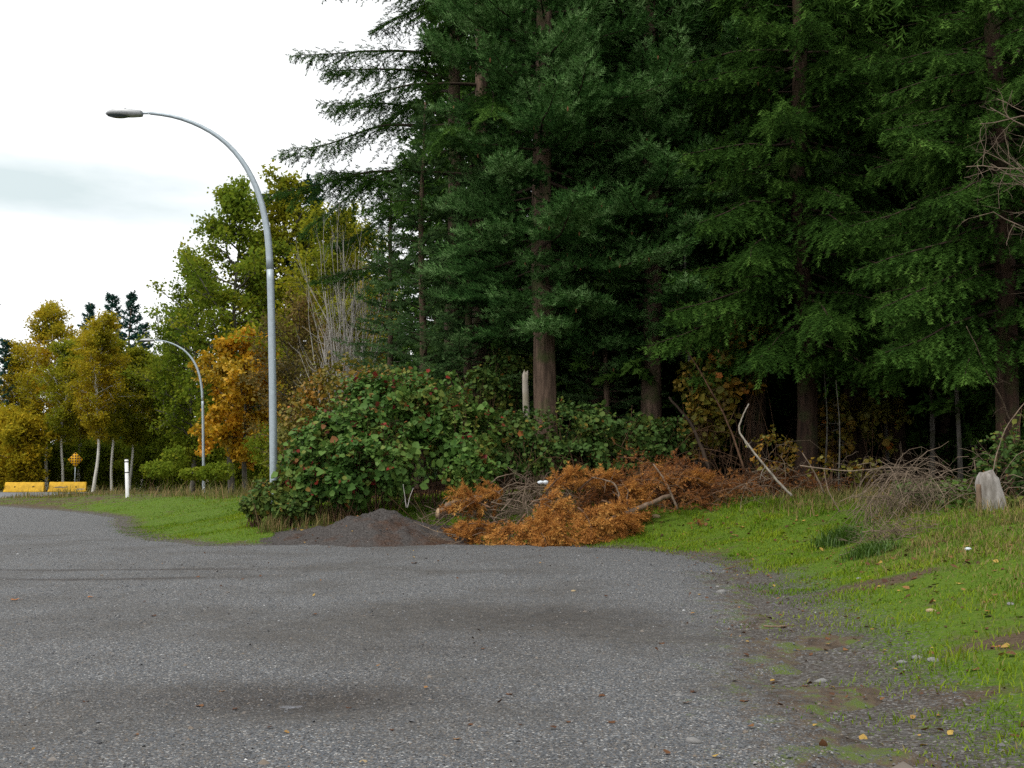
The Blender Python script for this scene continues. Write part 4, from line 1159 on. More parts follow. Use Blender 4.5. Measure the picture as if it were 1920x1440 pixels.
# bare brown shrub lower left of it
w = MB()
for i in range(16):
    a_ = rng.rand() * 6.28
    branchy(w, (rng.normal(0, 0.7), rng.normal(0, 0.3), -0.1), (0.7 * math.cos(a_), 0.6 * math.sin(a_), 1), rng.uniform(2.0, 3.4), 0.022, 2, rng, 0.45, 0.35, 0.2, 4, 0.5, None, 6)
d = 35; o = link('bare_shrub', w.build('bare_shrub', M['twig']), None, (ax(590, d), d, gzs(ax(590, d), d)))
tag(o, 'tangled leafless brown shrub between the lamp pole and bramble top', 'shrub')

# ------------------------------------------------------------------ bushes
def blob(px, py, d, rx, rz_, ry=None):
    p = at(px, py, d); k = d / F_PX
    return (p[0], d, p[2], rx * k, (ry if ry else rx * 0.8) * k, rz_ * k)
bush('bramble_bush', 101, [blob(605, 865, 26.6, 75, 60), blob(665, 815, 27.2, 85, 70), blob(735, 775, 27.4, 70, 70), blob(805, 770, 27.4, 75, 62), blob(865, 825, 27.0, 70, 70), blob(715, 870, 26.3, 100, 60), blob(575, 905, 26.0, 45, 40), blob(880, 885, 26.4, 48, 36), blob(650, 910, 25.9, 50, 36), blob(690, 745, 28.0, 40, 36), blob(770, 730, 28.2, 36, 30)],
     26000, 0.125, 'bramble', 'big leafy bramble bush with red tipped canes beside the lamp', canes=150, redtop=0.14, hole=0.47, inner=0.10, thick=0.55, sprays=190)
bush('low_bush', 103, [blob(515, 935, 26.0, 42, 32), blob(478, 950, 26.4, 26, 20), blob(550, 950, 25.6, 36, 22)], 3000, 0.085, 'salal', 'low dull green bush at the foot of the near lamp', canes=60, hole=0.45, inner=0.1, sprays=40)
bush('leafy_thicket', 104, [blob(960, 820, 27.8, 70, 50), blob(1060, 815, 27.6, 80, 55), blob(1150, 820, 27.6, 80, 60), blob(1220, 830, 27.6, 60, 50), blob(1100, 860, 27.2, 120, 35), blob(985, 860, 27.0, 60, 35)],
     9500, 0.10, 'salal', 'dark leafy thicket behind the orange dead boughs', canes=130, hole=0.56, inner=0.06, thick=0.55, sprays=90)
bush('leafy_shrub', 105, [blob(1350, 720, 29.2, 75, 70), blob(1400, 640, 29.2, 70, 50), blob(1320, 800, 29.0, 50, 60)], 2600, 0.13, 'vine', 'sparse shrub with orange yellow leaves in shade left of the thick trunk', canes=46, hole=0.55, inner=0.08)
bush('leafy_shrub', 106, [blob(1560, 800, 29.6, 40, 70), blob(1650, 790, 29.8, 50, 55)], 1500, 0.13, 'vine', 'sparse leafy shrub between the two thick trunks and the gloom', canes=26, hole=0.5, inner=0.1)
bush('leafy_shrub', 107, [blob(640, 730, 33, 70, 60), blob(560, 800, 33, 45, 70), blob(720, 720, 31, 60, 40)], 3800, 0.10, 'vine', 'yellowish leafy shrub above the bramble, under the bare grey branches', canes=50, hole=0.46)
bush('leafy_shrub', 108, [blob(900, 740, 31, 60, 50), blob(945, 700, 31.5, 50, 50)], 2200, 0.11, 'salal', 'dim shrub with mustard leaves left of the bare trunk', canes=40, hole=0.5)
bush('leafy_shrub', 109, [blob(1895, 900, 19.5, 60, 70), blob(1920, 830, 20, 50, 60), blob(1870, 960, 18.6, 50, 30)], 3600, 0.075, 'salal', 'straggly leafy shrub at the right edge around the stump', canes=44, hole=0.52, inner=0.08, sprays=30)
bush('leafy_shrub', 110, [blob(1770, 925, 20.5, 60, 26), blob(1720, 920, 21, 45, 22), blob(1800, 955, 19.5, 40, 20)], 1900, 0.07, 'fern', 'bright green low leaves between twig heap and stump', canes=16, hole=0.4)
bush('leafy_shrub', 112, [blob(410, 884, 66, 32, 16), blob(370, 888, 68, 30, 12)], 2600, 0.12, 'green', 'dark green low shrub hiding the foot of the distant lamp', canes=8, hole=0.4)
bush('leafy_shrub', 113, [blob(325, 862, 72, 24, 26), blob(300, 880, 70, 32, 16)], 2400, 0.12, 'green', 'grey green shrub between the marker post and distant lamp', canes=8, hole=0.4)

# ------------------------------------------------------------------ dead orange boughs, brush, logs
def bough(seed, L, mat, shoot=0.2, hang=0.5, dens=0.12):
    rng = np.random.RandomState(seed)
    limbs = MB(); O, D, Ln = [], [], []
    n = int(L / dens)
    t = np.linspace(0, 1, n)
    B = np.stack([L * t, 0.12 * L * np.sin(t * 2 + seed), 0.22 * L * np.sin(t * 2.6)], 1)
    limbs.tube(B, 0.022 * (1 - t) + 0.006, 5, 0.5)
    for i in range(2, n):
        for sgn in (-1, 1):
            bl = 0.5 * L * (1 - t[i]) ** 0.6 * rng.uniform(0.5, 1.1) + 0.12
            d = nrm(np.array([0.7, sgn * rng.uniform(0.4, 1), rng.normal(0.1, 0.45)]))
            m = max(2, int(bl / 0.06))
            s = np.linspace(0.05, bl, m)
            P = B[i] + d * s[:, None] - np.array([0, 0, 1]) * (hang * 0.35 * s ** 2)[:, None]
            limbs.tube(P[:: max(1, m // 4)], 0.006, 3, 0.5, False) if len(P[:: max(1, m // 4)]) > 1 else None
            for q in range(3):
                O.append(P); D.append(nrm(d * 0.8 + rng.normal(0, 0.5, (m, 3)) - [0, 0, hang * 0.5])); Ln.append(shoot * rng.uniform(0.7, 1.3, m))
    O, D, Ln = map(np.concatenate, (O, D, Ln))
    V, T = place_template(SH_D, O, D, Ln)
    cl = vnoise(O[:, 0] * 3 + seed, O[:, 1] * 3, O[:, 2] * 3)
    return limbs.build('stem', M['twig_brown']), mesh('needles', V, T, M[mat], np.repeat(np.clip(0.7 * cl + 0.35 * rng.rand(len(O)), 0, 1), len(SH_D[1])))
BG = [bough(s, L, 'dead', 0.2, h, 0.1) for s, L, h in ((1, 1.1, 0.6), (2, 1.3, 0.9), (3, 1.0, 0.5))]
for i, (px, py, d, kit, sc, rot, lb) in enumerate([
    (925, 955, 24.6, 0, 0.80, (0.3, 0.15, 2.6), 'rust orange dead fir bough, upper left of the pile'),
    (915, 985, 24.0, 2, 0.72, (0.1, 0.35, 2.9), 'yellowish dead fir bough lying lowest at the left end of the pile'),
    (975, 965, 24.0, 1, 0.80, (0.2, 0.9, -1.8), 'orange dead fir bough at the front left of the pile, tip hanging down'),
    (1000, 1000, 23.6, 0, 0.70, (0.4, 0.5, -1.2), 'orange dead fir bough touching the grass at the pile front'),
    (1035, 975, 24.0, 1, 0.70, (-0.3, 0.7, -1.4), 'round tangle of orange dead needles in the pile front centre'),
    (1020, 930, 24.8, 2, 0.75, (0.1, -0.5, 0.6), 'dead orange bough just under the white scrap'),
    (1075, 955, 24.3, 0, 0.80, (0.5, 0.8, -1.0), 'golden brown dead bough hanging down the middle of the pile'),
    (1085, 920, 25.0, 2, 0.80, (0.2, -0.25, 0.9), 'orange dead bough at the top of the pile'),
    (1120, 940, 24.8, 1, 0.80, (0.1, 0.6, -0.9), 'wide orange brown dead bough at the right of the pile'),
    (1110, 990, 23.9, 2, 0.70, (0.0, 0.1, 0.2), 'reddish dead bough lying flat at the lower right of the pile'),
    (945, 930, 25.0, 1, 0.62, (0.4, 0.2, 2.2), 'rusty dead bough over the grey twigs at the upper left of the pile'),
    (990, 945, 24.6, 0, 0.72, (0.7, 0.5, -0.5), 'dull orange dead bough below the white scrap'),
    (1055, 930, 24.8, 2, 0.78, (0.2, 0.9, -1.9), 'dead bough hanging between the white scrap and the pile top'),
    (1095, 965, 24.2, 1, 0.62, (0.6, 0.9, -0.7), 'dead golden bough in the middle right of the pile'),
    (950, 975, 24.2, 1, 0.62, (0.3, 0.7, 3.4), 'dead orange bough filling the lower left middle of the pile'),
    (1060, 995, 23.8, 0, 0.66, (0.2, 0.25, 3.3), 'dead orange bough lying on the ground at the front centre'),
    (1140, 915, 25.2, 1, 0.62, (0.3, 0.3, -0.4), 'rust coloured dead bough behind the bent grey stick'),
    (1205, 905, 25.6, 0, 0.66, (0.2, 0.2, 0.3), 'rust coloured dead bough in the brush above the fallen grey log'),
    (1270, 890, 26.0, 2, 0.66, (0.2, 0.2, -0.6), 'rust coloured dead bough at the right end of the brush'),
    (1150, 965, 24.4, 0, 0.60, (0.2, 0.3, 0.4), 'small dead bough beside the fallen grey log')]):
    p = at(px, py, d)
    o = empty('dead_bough', (p[0], p[1], max(p[2], gzs(p[0], p[1]) + 0.16)), 0, sc * 1.25); o.rotation_euler = rot
    tag(o, lb, 'dead bough', 'dead orange fir boughs in the brush pile')
    link('stem', BG[kit][0], o); link('needles', BG[kit][1], o)

def tangle(name, seed, px0, px1, d, h, n, mat, label, leafmat=None, nl=0, arch=0.6, depth_m=1.6, rmin=0.005, rmax=0.016, cat='brush heap', Ltw=(0.7, 1.7), hprof=None, lsz=0.16):
    """a heap of arching twigs, some with dead sprays"""
    rng = np.random.RandomState(seed)
    x0, x1 = ax(px0, d), ax(px1, d)
    base = np.array([(x0 + x1) / 2, d, gzs((x0 + x1) / 2, d)])
    e = tag(empty(name, base), label, cat)
    mb = MB(); P_all = []
    for i in range(n):
        u = rng.rand(); x = x0 + (x1 - x0) * u; y = d + rng.normal(0, depth_m * 0.4)
        hh = h * (hprof(u) if hprof else (0.35 + 0.65 * math.sin(math.pi * min(1, max(0, u))) ))
        z = gzs(x, y) + hh * rng.rand() ** 1.2
        L = rng.uniform(*Ltw); a_ = rng.rand() * 6.28
        el = rng.normal(0.15, 0.4)
        dv = np.array([math.cos(a_) * math.cos(el), math.sin(a_) * 0.6, math.sin(el)])
        t = np.linspace(-0.5, 0.5, 7)
        bend = arch * rng.uniform(0.2, 1.2)
        P = np.array([x, y, z]) + dv * (t * L)[:, None] + np.array([0, 0, 1]) * (bend * L * (0.12 - t ** 2))[:, None] + rng.normal(0, 0.02, (7, 3))
        P[:, 2] = np.maximum(P[:, 2], gz(P[:, 0], P[:, 1]) + 0.02)
        r = rng.uniform(rmin, rmax)
        mb.tube(P - base, np.linspace(r, r * 0.4, 7), 4, 0.5, False)
        P_all.append(P)
        for q in range(3):
            j = rng.randint(1, 6); dd = nrm(P[j] - P[j - 1] + rng.normal(0, 0.5, 3)) * L * rng.uniform(0.12, 0.3)
            mb.tube(np.array([P[j], P[j] + dd * 0.5 + rng.normal(0, 0.01, 3), P[j] + dd]) - base, np.array([r * 0.5, r * 0.35, r * 0.2]), 3, 0.5, False)
    link('twigs', mb.build('twigs', M[mat]), e)['kind'] = 'stuff'
    if leafmat:
        A = np.concatenate(P_all); s = rng.randint(0, len(A), nl)
        O = A[s] + rng.normal(0, 0.06, (nl, 3))
        V, T = place_template(SH, O - base, rng.normal(0, 1, (nl, 3)) - [0, 0, 0.25], lsz * rng.uniform(0.6, 1.2, nl))
        c = vnoise(O[:, 0] * 2, O[:, 1] * 2, O[:, 2] * 2)
        link('dead_sprays', mesh('dead_sprays', V, T, M[leafmat], np.repeat(np.clip(0.7 * c + 0.35 * rng.rand(nl), 0, 1), len(SH[1]))), e)
    return e
tangle('brush_heap', 201, 905, 1060, 25.6, 1.15, 150, 'twig', 'grey twig tangle behind the left of the orange boughs', arch=0.9)
tangle('brush_heap', 202, 1080, 1350, 26.2, 1.15, 210, 'twig_brown', 'rusty brown brush heap behind the orange boughs and log', 'rust', 4200, arch=0.5)
tangle('brush_heap', 203, 1340, 1560, 26.8, 0.55, 110, 'twig_brown', 'low rusty dead brush around the feet of the brown trunks', 'rust', 1300, arch=0.4)
tangle('brush_heap', 204, 790, 920, 25.4, 0.6, 60, 'twig', 'dry stick litter between the dirt mound and the boughs', arch=0.3)
tangle('brush_heap', 209, 1380, 1640, 25.2, 1.3, 46, 'twig', 'thin bare canes arching in front of the thick brown trunks', arch=0.9, Ltw=(0.8, 1.9), rmin=0.003, rmax=0.008, depth_m=1.4)
tangle('brush_heap', 210, 1230, 1420, 26.6, 1.7, 40, 'twig_brown', 'thin brown canes standing before the dark gap by the leaning limb', arch=0.5, Ltw=(0.8, 2.0), rmin=0.003, rmax=0.008, depth_m=1.2)
bush('leafy_shrub', 114, [blob(1450, 850, 26.4, 45, 40), blob(1545, 880, 25.8, 40, 26), blob(1620, 880, 25.4, 34, 22)], 420, 0.09, 'vine', 'thin yellowing saplings at the foot of the thick brown trunk', canes=30, hole=0.5, inner=0.1, sprays=10)
tangle('twig_heap', 205, 1620, 1760, 19.8, 0.95, 150, 'twig', 'heap of arching bare grey twigs at the wood edge by the stump', arch=1.5, Ltw=(0.5, 1.7), rmin=0.003, rmax=0.010, depth_m=1.0, cat='twig heap')
tangle('twig_heap', 206, 1600, 1730, 17.8, 0.28, 70, 'twig', 'flat spill of dry twigs in front of the grey twig heap', arch=0.5, Ltw=(0.4, 1.0), rmin=0.003, rmax=0.009, depth_m=0.7, cat='twig heap')
tangle('twig_heap', 207, 1780, 1925, 19.6, 0.9, 40, 'twig', 'few long arching bare canes over the bleached stump', arch=1.1, Ltw=(0.8, 1.8), rmin=0.004, rmax=0.012, cat='twig heap')
tangle('twig_heap', 208, 770, 850, 23.4, 0.14, 40, 'twig', 'thin pale sticks lying at the right foot of the dirt mound', arch=0.2, Ltw=(0.4, 1.1), rmin=0.004, rmax=0.01, depth_m=0.4, cat='twig heap')

def stick(name, pts, r0, r1, mat, label, cat='branch', k=7, twigs=0, seed=0, cut=False):
    P = np.array([at(*p) for p in pts])
    base = P[0].copy()
    s = np.linspace(0, 1, len(P)); u = np.linspace(0, 1, len(P) * 5)
    Q = np.stack([np.interp(u, s, P[:, i]) for i in range(3)], 1)
    for _ in range(4): Q[1:-1] = 0.25 * Q[:-2] + 0.5 * Q[1:-1] + 0.25 * Q[2:]
    rng = np.random.RandomState(seed)
    Q[1:-1] += rng.normal(0, r0 * 0.15, Q[1:-1].shape)
    e = tag(empty(name, base), label, cat)
    mb = MB(); R = np.linspace(r0, r1, len(Q))
    mb.tube(Q - base, R[:, None] * (1 + 0.2 * (vnoise(np.arange(k)[None] * 1.9 + seed, np.arange(len(Q))[:, None] * 0.9) - 0.5)), k)
    for t in range(twigs):
        j = rng.randint(2, len(Q) - 2); d = nrm(Q[j + 1] - Q[j] + rng.normal(0, 0.7, 3))
        branchy(mb, Q[j] - base, d, rng.uniform(0.15, 0.45) * (1 + r0 * 8), r0 * 0.3, 1, rng, 0.5, 0.3, 0, 2)
    link('stem', mb.build('stem', M[mat], True), e)
    if cut:
        for i, sg in ((0, -1), (-1, 1)):
            c = Q[i] - base; tdir = nrm(Q[i] - Q[i - sg]); m2 = MB(); m2.tube([c - tdir * 0.004, c + tdir * 0.006], [abs(R[i]) * 0.9] * 2, k); link('cut_end', m2.build('cut_end', M['wood']), e)
    return e
stick('fallen_log', [(1105, 990, 24.2), (1180, 960, 24.3), (1255, 930, 24.6)], 0.075, 0.05, 'log', 'straight grey brown log leaning across the brush at the grass edge', 'log', 9, 2, 1, True)
stick('fallen_log', [(820, 962, 25.0), (860, 945, 25.2), (905, 935, 25.4)], 0.13, 0.10, 'log', 'short brown log left of the orange boughs', 'log', 9, 0, 2, True)
stick('dead_branch', [(1485, 930, 23.5), (1460, 905, 23.6), (1415, 850, 23.8), (1383, 808, 24.0), (1390, 785, 24.0), (1404, 757, 24.0)], 0.030, 0.014, 'twig_grey', 'long pale crooked stick leaning before the grey trunk', 'branch', 7, 2, 3)
stick('dead_branch', [(1165, 985, 24.8), (1163, 940, 24.9), (1155, 905, 25.0), (1110, 895, 25.2)], 0.035, 0.015, 'twig', 'bent grey stick rising behind the orange boughs', 'branch', 7, 4, 4)
stick('dead_branch', [(1270, 955, 25.0), (1250, 905, 25.2), (1225, 870, 25.4)], 0.035, 0.015, 'twig', 'forked grey stick standing up in the rusty brush', 'branch', 7, 4, 5)
stick('dead_branch', [(1330, 880, 27.0), (1300, 800, 27.6), (1255, 745, 28.0)], 0.055, 0.03, 'limb', 'dark dead limb leaning left in the shade of the wood', 'branch', 7, 4, 6)
stick('dead_branch', [(1395, 880, 26.8), (1365, 790, 27.2), (1310, 690, 27.6), (1275, 640, 27.8)], 0.03, 0.012, 'twig_brown', 'long thin brown sapling leaning left before the wood', 'branch', 6, 7, 7)
stick('dead_branch', [(1545, 925, 24.0), (1530, 890, 24.0), (1505, 850, 24.2)], 0.02, 0.01, 'twig', 'thin bent twig beside the base of the thick trunk', 'branch', 6, 3, 8)
stick('dead_branch', [(1575, 960, 21.5), (1552, 920, 21.6), (1545, 880, 21.8)], 0.014, 0.006, 'twig', 'slim upright twig on the slope left of the twig heap', 'branch', 5, 1, 9)
stick('dead_branch', [(1500, 873, 22.0), (1590, 885, 21.5), (1680, 875, 21.0), (1745, 880, 20.6)], 0.016, 0.006, 'twig', 'long horizontal bare cane sticking out left of the twig heap', 'branch', 5, 3, 10)
stick('dead_branch', [(1893, 790, 22.7), (1880, 750, 22.3), (1850, 700, 21.9), (1832, 650, 21.6), (1812, 612, 21.4)], 0.02, 0.008, 'twig', 'bare crooked branch in front of the slim reddish trunk', 'branch', 6, 3, 11)
stick('dead_branch', [(1858, 905, 18.9), (1866, 860, 19.0), (1885, 800, 19.2), (1930, 745, 19.4)], 0.012, 0.007, 'twig', 'bare cane rising right from the bleached stump', 'branch', 6, 2, 12)
stick('fallen_twig', [(1330, 1068, 18.0), (1355, 1068, 17.8), (1380, 1062, 17.9)], 0.014, 0.008, 'twig_brown', 'dark broken twig at the gravel and grass edge', 'twig', 6, 3, 13)
stick('fallen_twig', [(1432, 1174, 10.95), (1460, 1175, 10.9), (1490, 1172, 11.0)], 0.012, 0.006, 'log', 'orange brown bark stick on the gravel near the grass', 'twig', 6, 2, 14)
stick('dead_branch', [(855, 1003, 23.2), (820, 998, 23.1), (775, 978, 23.4)], 0.012, 0.006, 'twig', 'pale stick at the right foot of the dirt mound', 'branch', 5, 3, 15)

stick('dry_stalk', [(762, 952, 25.2), (759, 930, 25.2), (756, 908, 25.2)], 0.012, 0.006, 'twig_pale', 'pale dry stalk behind the dirt mound, left of two', 'stalk', 5, 1, 16)
stick('dry_stalk', [(764, 952, 25.2), (769, 930, 25.2), (775, 915, 25.2)], 0.012, 0.006, 'twig_pale', 'pale dry stalk behind the dirt mound, right of two', 'stalk', 5, 0, 17)
# bare branches reaching in from the right edge
rng = np.random.RandomState(91); w = MB()
bx = ax(2010, 17.0)
trunk_tube(w, 9.0, 0.09, rng, 0.3, 8, 1.2, 0.02, 24, 0.06)
for z, az_, el, L in [(5.0, 3.0, 0.35, 1.55), (4.7, 3.25, 0.45, 1.5), (5.5, 2.9, 0.28, 1.5), (5.9, 3.4, 0.15, 1.4), (6.3, 3.1, 0.1, 1.3), (5.3, 3.6, 0.3, 1.3), (4.2, 3.2, 0.5, 1.3)]:
    branchy(w, (0.05, 0, z), (math.cos(az_) * math.cos(el), math.sin(az_) * 0.5, math.sin(el)), L, 0.016, 2, rng, 0.5, 0.35, 0.15, 4, 0.5, None, 6)
for q in range(12):
    a_ = rng.uniform(-1.6, 1.6); z = rng.uniform(3, 8.5)
    branchy(w, (0, 0, z), (math.cos(a_), math.sin(a_), 0.3), rng.uniform(0.6, 1.2), 0.014, 2, rng, 0.5, 0.3, 0.1, 3)
o = link('bare_tree', w.build('bare_tree', M['twig']), None, (bx, 17.0, gzs(bx, 17.0)))
tag(o, 'leafless grey branches reaching in from the right edge', 'tree')

# bleached stump
rng = np.random.RandomState(17); w = MB()
z = np.linspace(-0.2, 0.62, 14); t = (z + 0.2) / 0.82; th = np.arange(18)
R = (0.36 - 0.15 * t - 0.07 * S((t - 0.86) / 0.14))[:, None] * (1 + 0.4 * (vnoise(th[None] * 0.9 + 3, z[:, None] * 2) - 0.5) + 0.12 * (vnoise(th[None] * 2.3, z[:, None] * 6) - 0.5))
w.tube(np.stack([-0.13 * t, 0.04 * t, z], 1), R, 18)
me = w.build('body', M['stump'], True)
for v in me.vertices:
    if v.co.z > 0.5: v.co.z += 0.11 * (vnoise(v.co.x * 9 + 2, v.co.y * 9) - 0.3)
d = 18.4; xx = ax(1856, d)
o = tag(empty('tree_stump', (xx, d, gzs(xx, d))), 'bleached pale grey tree stump at the right edge of the wood', 'stump'); o.scale = (0.72, 0.72, 0.92)
o.location.z = max(o.location.z, at(1856, 945, d)[2] - 0.05)
link('body', me, o)
w = MB(); z = np.linspace(-0.2, 0.42, 8)
w.tube(np.stack([-0.33 - 0.02 * z, -0.06 + 0 * z, z], 1), (0.09 - 0.05 * (z + 0.2))[:, None] * (1 + 0.5 * (vnoise(np.arange(8)[None] * 1.4, z[:, None] * 5) - 0.5)), 8)
tag(link('root_spur', w.build('root_spur', M['log'], True), o), 'reddish rotten spur at the stump side')

# ------------------------------------------------------------------ loose things: stones, scraps, leaves
def rock_mesh(seed, mat):
    rng = np.random.RandomState(seed)
    import bmesh
    bm = bmesh.new(); bmesh.ops.create_icosphere(bm, subdivisions=2, radius=1.0)
    off = rng.rand() * 50
    for v in bm.verts:
        c = v.co
        v.co = c * (1 + 0.5 * (vnoise(c.x * 1.6 + off, c.y * 1.6, c.z * 1.6) - 0.5))
    me = bpy.data.meshes.new('stone'); bm.to_mesh(me); bm.free(); me.materials.append(M[mat])
    me.polygons.foreach_set('use_smooth', np.ones(len(me.polygons), bool))
    return me
RK = {(m, s): rock_mesh(s, m) for m in ('rock', 'rock_tan', 'bag') for s in (1, 2)}
def on_ground(px, py):
    """walk the pixel's ray down to the terrain"""
    Y = np.concatenate([np.arange(3, 30, 0.04), np.arange(30, 90, 0.4)])
    d = at(px, py, 1.0) - [0, 0, CAM_Z]
    hit = CAM_Z + d[2] * Y <= top(d[0] * Y, Y)
    return at(px, py, Y[np.argmax(hit)] if hit.any() else 60)
for px, py, w, mat, s, lb in [
    (1746, 1143, 20, 'rock_tan', 1, 'smooth tan stone lying in the grass at right'),
    (1230, 966, 20, 'rock_tan', 2, 'pale tan stone at the brush pile foot on the grass'),
    (1720, 1232, 26, 'rock', 1, 'flat pale grey stone, largest of the stones in the right grass'),
    (1750, 1236, 24, 'rock', 2, 'grey stone right of the largest flat pale one'),
    (1690, 1240, 20, 'rock', 2, 'small flat stone left of the largest flat pale one'),
    (1352, 1108, 22, 'rock', 1, 'half buried grey stone in the gravel right of centre'),
    (1273, 1302, 16, 'rock', 2, 'brownish grey stone in the lower gravel right of centre'),
    (1300, 1388, 30, 'rock', 1, 'flat bluish stone near the bottom edge of the gravel'),
    (1075, 1105, 10, 'rock_tan', 1, 'small tan stone on the gravel below the brush pile'),
    (682, 1426, 16, 'rock_tan', 2, 'small orange tan stone at the bottom edge'),
    (1610, 1082, 12, 'rock', 2, 'small dark stone on the grass slope'),
    (1895, 1130, 16, 'rock', 1, 'grey stone at the right edge in long grass'),
    (830, 960, 22, 'rock_tan', 1, 'large tan rock behind the dirt mound'),
    (1540, 1276, 26, 'rock', 2, 'flat bluish grey stone where gravel meets grass'),
    (900, 1012, 14, 'rock', 1, 'pale stone on the gravel edge below the orange boughs'),
    (1035, 1013, 12, 'rock_tan', 1, 'small cream stone under the orange boughs')]:
    p = on_ground(px, py + 4)
    r = w * p[1] / F_PX / 2
    o = link('stone', RK[(mat, s)], None, (p[0], p[1], p[2] + r * 0.12)); o.scale = (r, r * 0.85, r * 0.5); o.rotation_euler = (0, 0, px)
    tag(o, lb, 'stone', 'loose stones')
p = at(1018, 905, 24.7)
e = tag(empty('plastic_scrap', p), 'bright white plastic scrap on top of the orange boughs', 'scrap')
for k, (dx, sc) in enumerate(((-0.055, (0.075, 0.07, 0.05)), (0.055, (0.07, 0.07, 0.055)))):
    o = link('lobe', RK[('bag', k + 1)], e, (dx, 0, 0)); o.scale = sc
p = on_ground(1815, 1034); o = link('plastic_scrap', RK[('bag', 1)], None, (p[0], p[1], p[2] + 0.03)); o.scale = (0.05, 0.04, 0.028)
tag(o, 'pale bluish white scrap in the grass under the twig heap', 'scrap')

# curled fallen leaves and bark bits one can pick out
def curled_leaf(seed):
    rng = np.random.RandomState(seed); n = 12; V = [(0, 0, 0.25)]
    for k in range(n):
        a_ = k * 2 * math.pi / n; r = (1.0 if k % 2 == 0 else 0.62) * rng.uniform(0.8, 1.15)
        V.append((r * math.cos(a_), 0.75 * r * math.sin(a_), 0.25 * abs(math.cos(a_)) + rng.uniform(0, 0.3)))
    T = [(0, k + 1, (k + 1) % n + 1) for k in range(n)]
    V += [(1.0, 0, 0.3), (1.5, 0.15, 0.1), (1.0, 0.08, 0.3)]; T.append((n + 1, n + 2, n + 3))
    return np.array(V), np.array(T)
LM = []
for s, rv in ((1, 0.1), (2, 0.3), (3, 0.55), (4, 0.8), (5, 0.97), (6, 0.92)):
    V, T = curled_leaf(s); LM.append(mesh('leaf', V, T, M['litter'], np.full(len(T), rv)))
RD = 'brown curled leaf lying on the grey gravel'
for i, (px, py, w, k, lb) in enumerate([
    (161, 1318, 18, 0, None), (440, 1332, 18, 0, None), (375, 1326, 22, 2, None), (654, 1329, 18, 0, None), (735, 1372, 18, 0, None), (882, 1361, 16, 1, None), (855, 1388, 18, 3, 'amber leaf on the gravel near the bottom centre'),
    (955, 1304, 20, 1, None), (1128, 1307, 22, 1, None), (1146, 1356, 24, 1, None), (1300, 1300, 20, 0, None), (288, 1156, 16, 0, None), (28, 1126, 20, 4, 'red leaf on the gravel at the left edge'), (170, 1121, 16, 4, 'red leaf right of the other red leaf'),
    (256, 1379, 14, 2, None), (415, 1298, 14, 3, 'amber leaf beside the puddle'), (776, 1057, 16, 1, None), (590, 1153, 14, 1, None), (1065, 1355, 14, 1, None), (1395, 1317, 24, 1, None), (1468, 1178, 22, 2, None),
    (1240, 1208, 18, 1, None), (1510, 1288, 18, 1, None), (905, 1218, 12, 1, None), (975, 1360, 12, 0, None), (545, 1442, 20, 4, 'red leaf at the bottom edge'),
    (1852, 1148, 18, 4, 'dark red leaf in grass right of the tan stone'), (1868, 1215, 22, 4, 'dark red leaf in the grass, upper at right'), (1762, 1288, 18, 0, 'dark curled leaf in grass below the pale stones'), (1393, 990, 18, 5, 'yellow leaf on the bright grass slope'), (1345, 938, 22, 5, 'yellow leaf at the top of the bright grass slope'),
    (1800, 1096, 16, 5, 'pale yellow leaf in grass above the tan stone'), (1750, 1217, 14, 5, 'cream leaf above the pale stones'), (1825, 1258, 18, 3, 'orange leaf in the right grass'), (1755, 1080, 12, 1, 'brown leaf on the right slope')]):
    p = on_ground(px, py)
    o = link('fallen_leaf', LM[k], None, (p[0], p[1], p[2] + 0.004)); r = w * p[1] / F_PX / 2
    o.scale = (r, r, r * 0.7); o.rotation_euler = (0, 0, i * 2.1)
    tag(o, lb or RD, 'leaf', 'brown leaves scattered on the gravel' if lb is None else 'coloured fallen leaves')

# ------------------------------------------------------------------ stuff: gravel stones, grass, litter
OCT = (np.array([(1, 0, 0), (0, 1, 0), (-1, 0, 0), (0, -1, 0), (0.1, 0.1, 0.8), (0, 0, -0.6)], float), np.array([(0, 1, 4), (1, 2, 4), (2, 3, 4), (3, 0, 4)]))
rng = np.random.RandomState(301)
n = 100000
yy = 4.6 + 20.5 * rng.rand(n) ** 1.7; xx = rng.uniform(-0.56, 0.5, n) * yy
sd = lot_sd(xx, yy)
keep = (sd < 0.9) & (rng.rand(n) < np.where(sd > -0.2, 0.45, 1.0))
clump = fbm(xx * 0.7, yy * 0.7)
keep &= rng.rand(n) < np.clip((clump - 0.25) * 2.2, 0.15, 1)
xx, yy = xx[keep], yy[keep]
sz = rng.lognormal(math.log(0.0046), 0.5, len(xx)) * (0.8 + 0.03 * yy)
zz = top(xx, yy)
O = np.stack([xx, yy, zz], 1)
V, T = place_template(OCT, O, np.stack([np.cos(rng.rand(len(xx)) * 6.28), np.sin(rng.rand(len(xx)) * 6.28), rng.normal(0, 0.25, len(xx))], 1), sz * rng.uniform(0.8, 1.5, len(xx)), None, sz)
o = link('gravel', mesh('gravel', V, T, M['stone'], np.repeat(np.clip(rng.beta(1.6, 2.0, len(xx)) , 0, 1), 4)))
tag(o, 'loose grey gravel stones strewn over the lot', 'gravel', None, 'stuff')

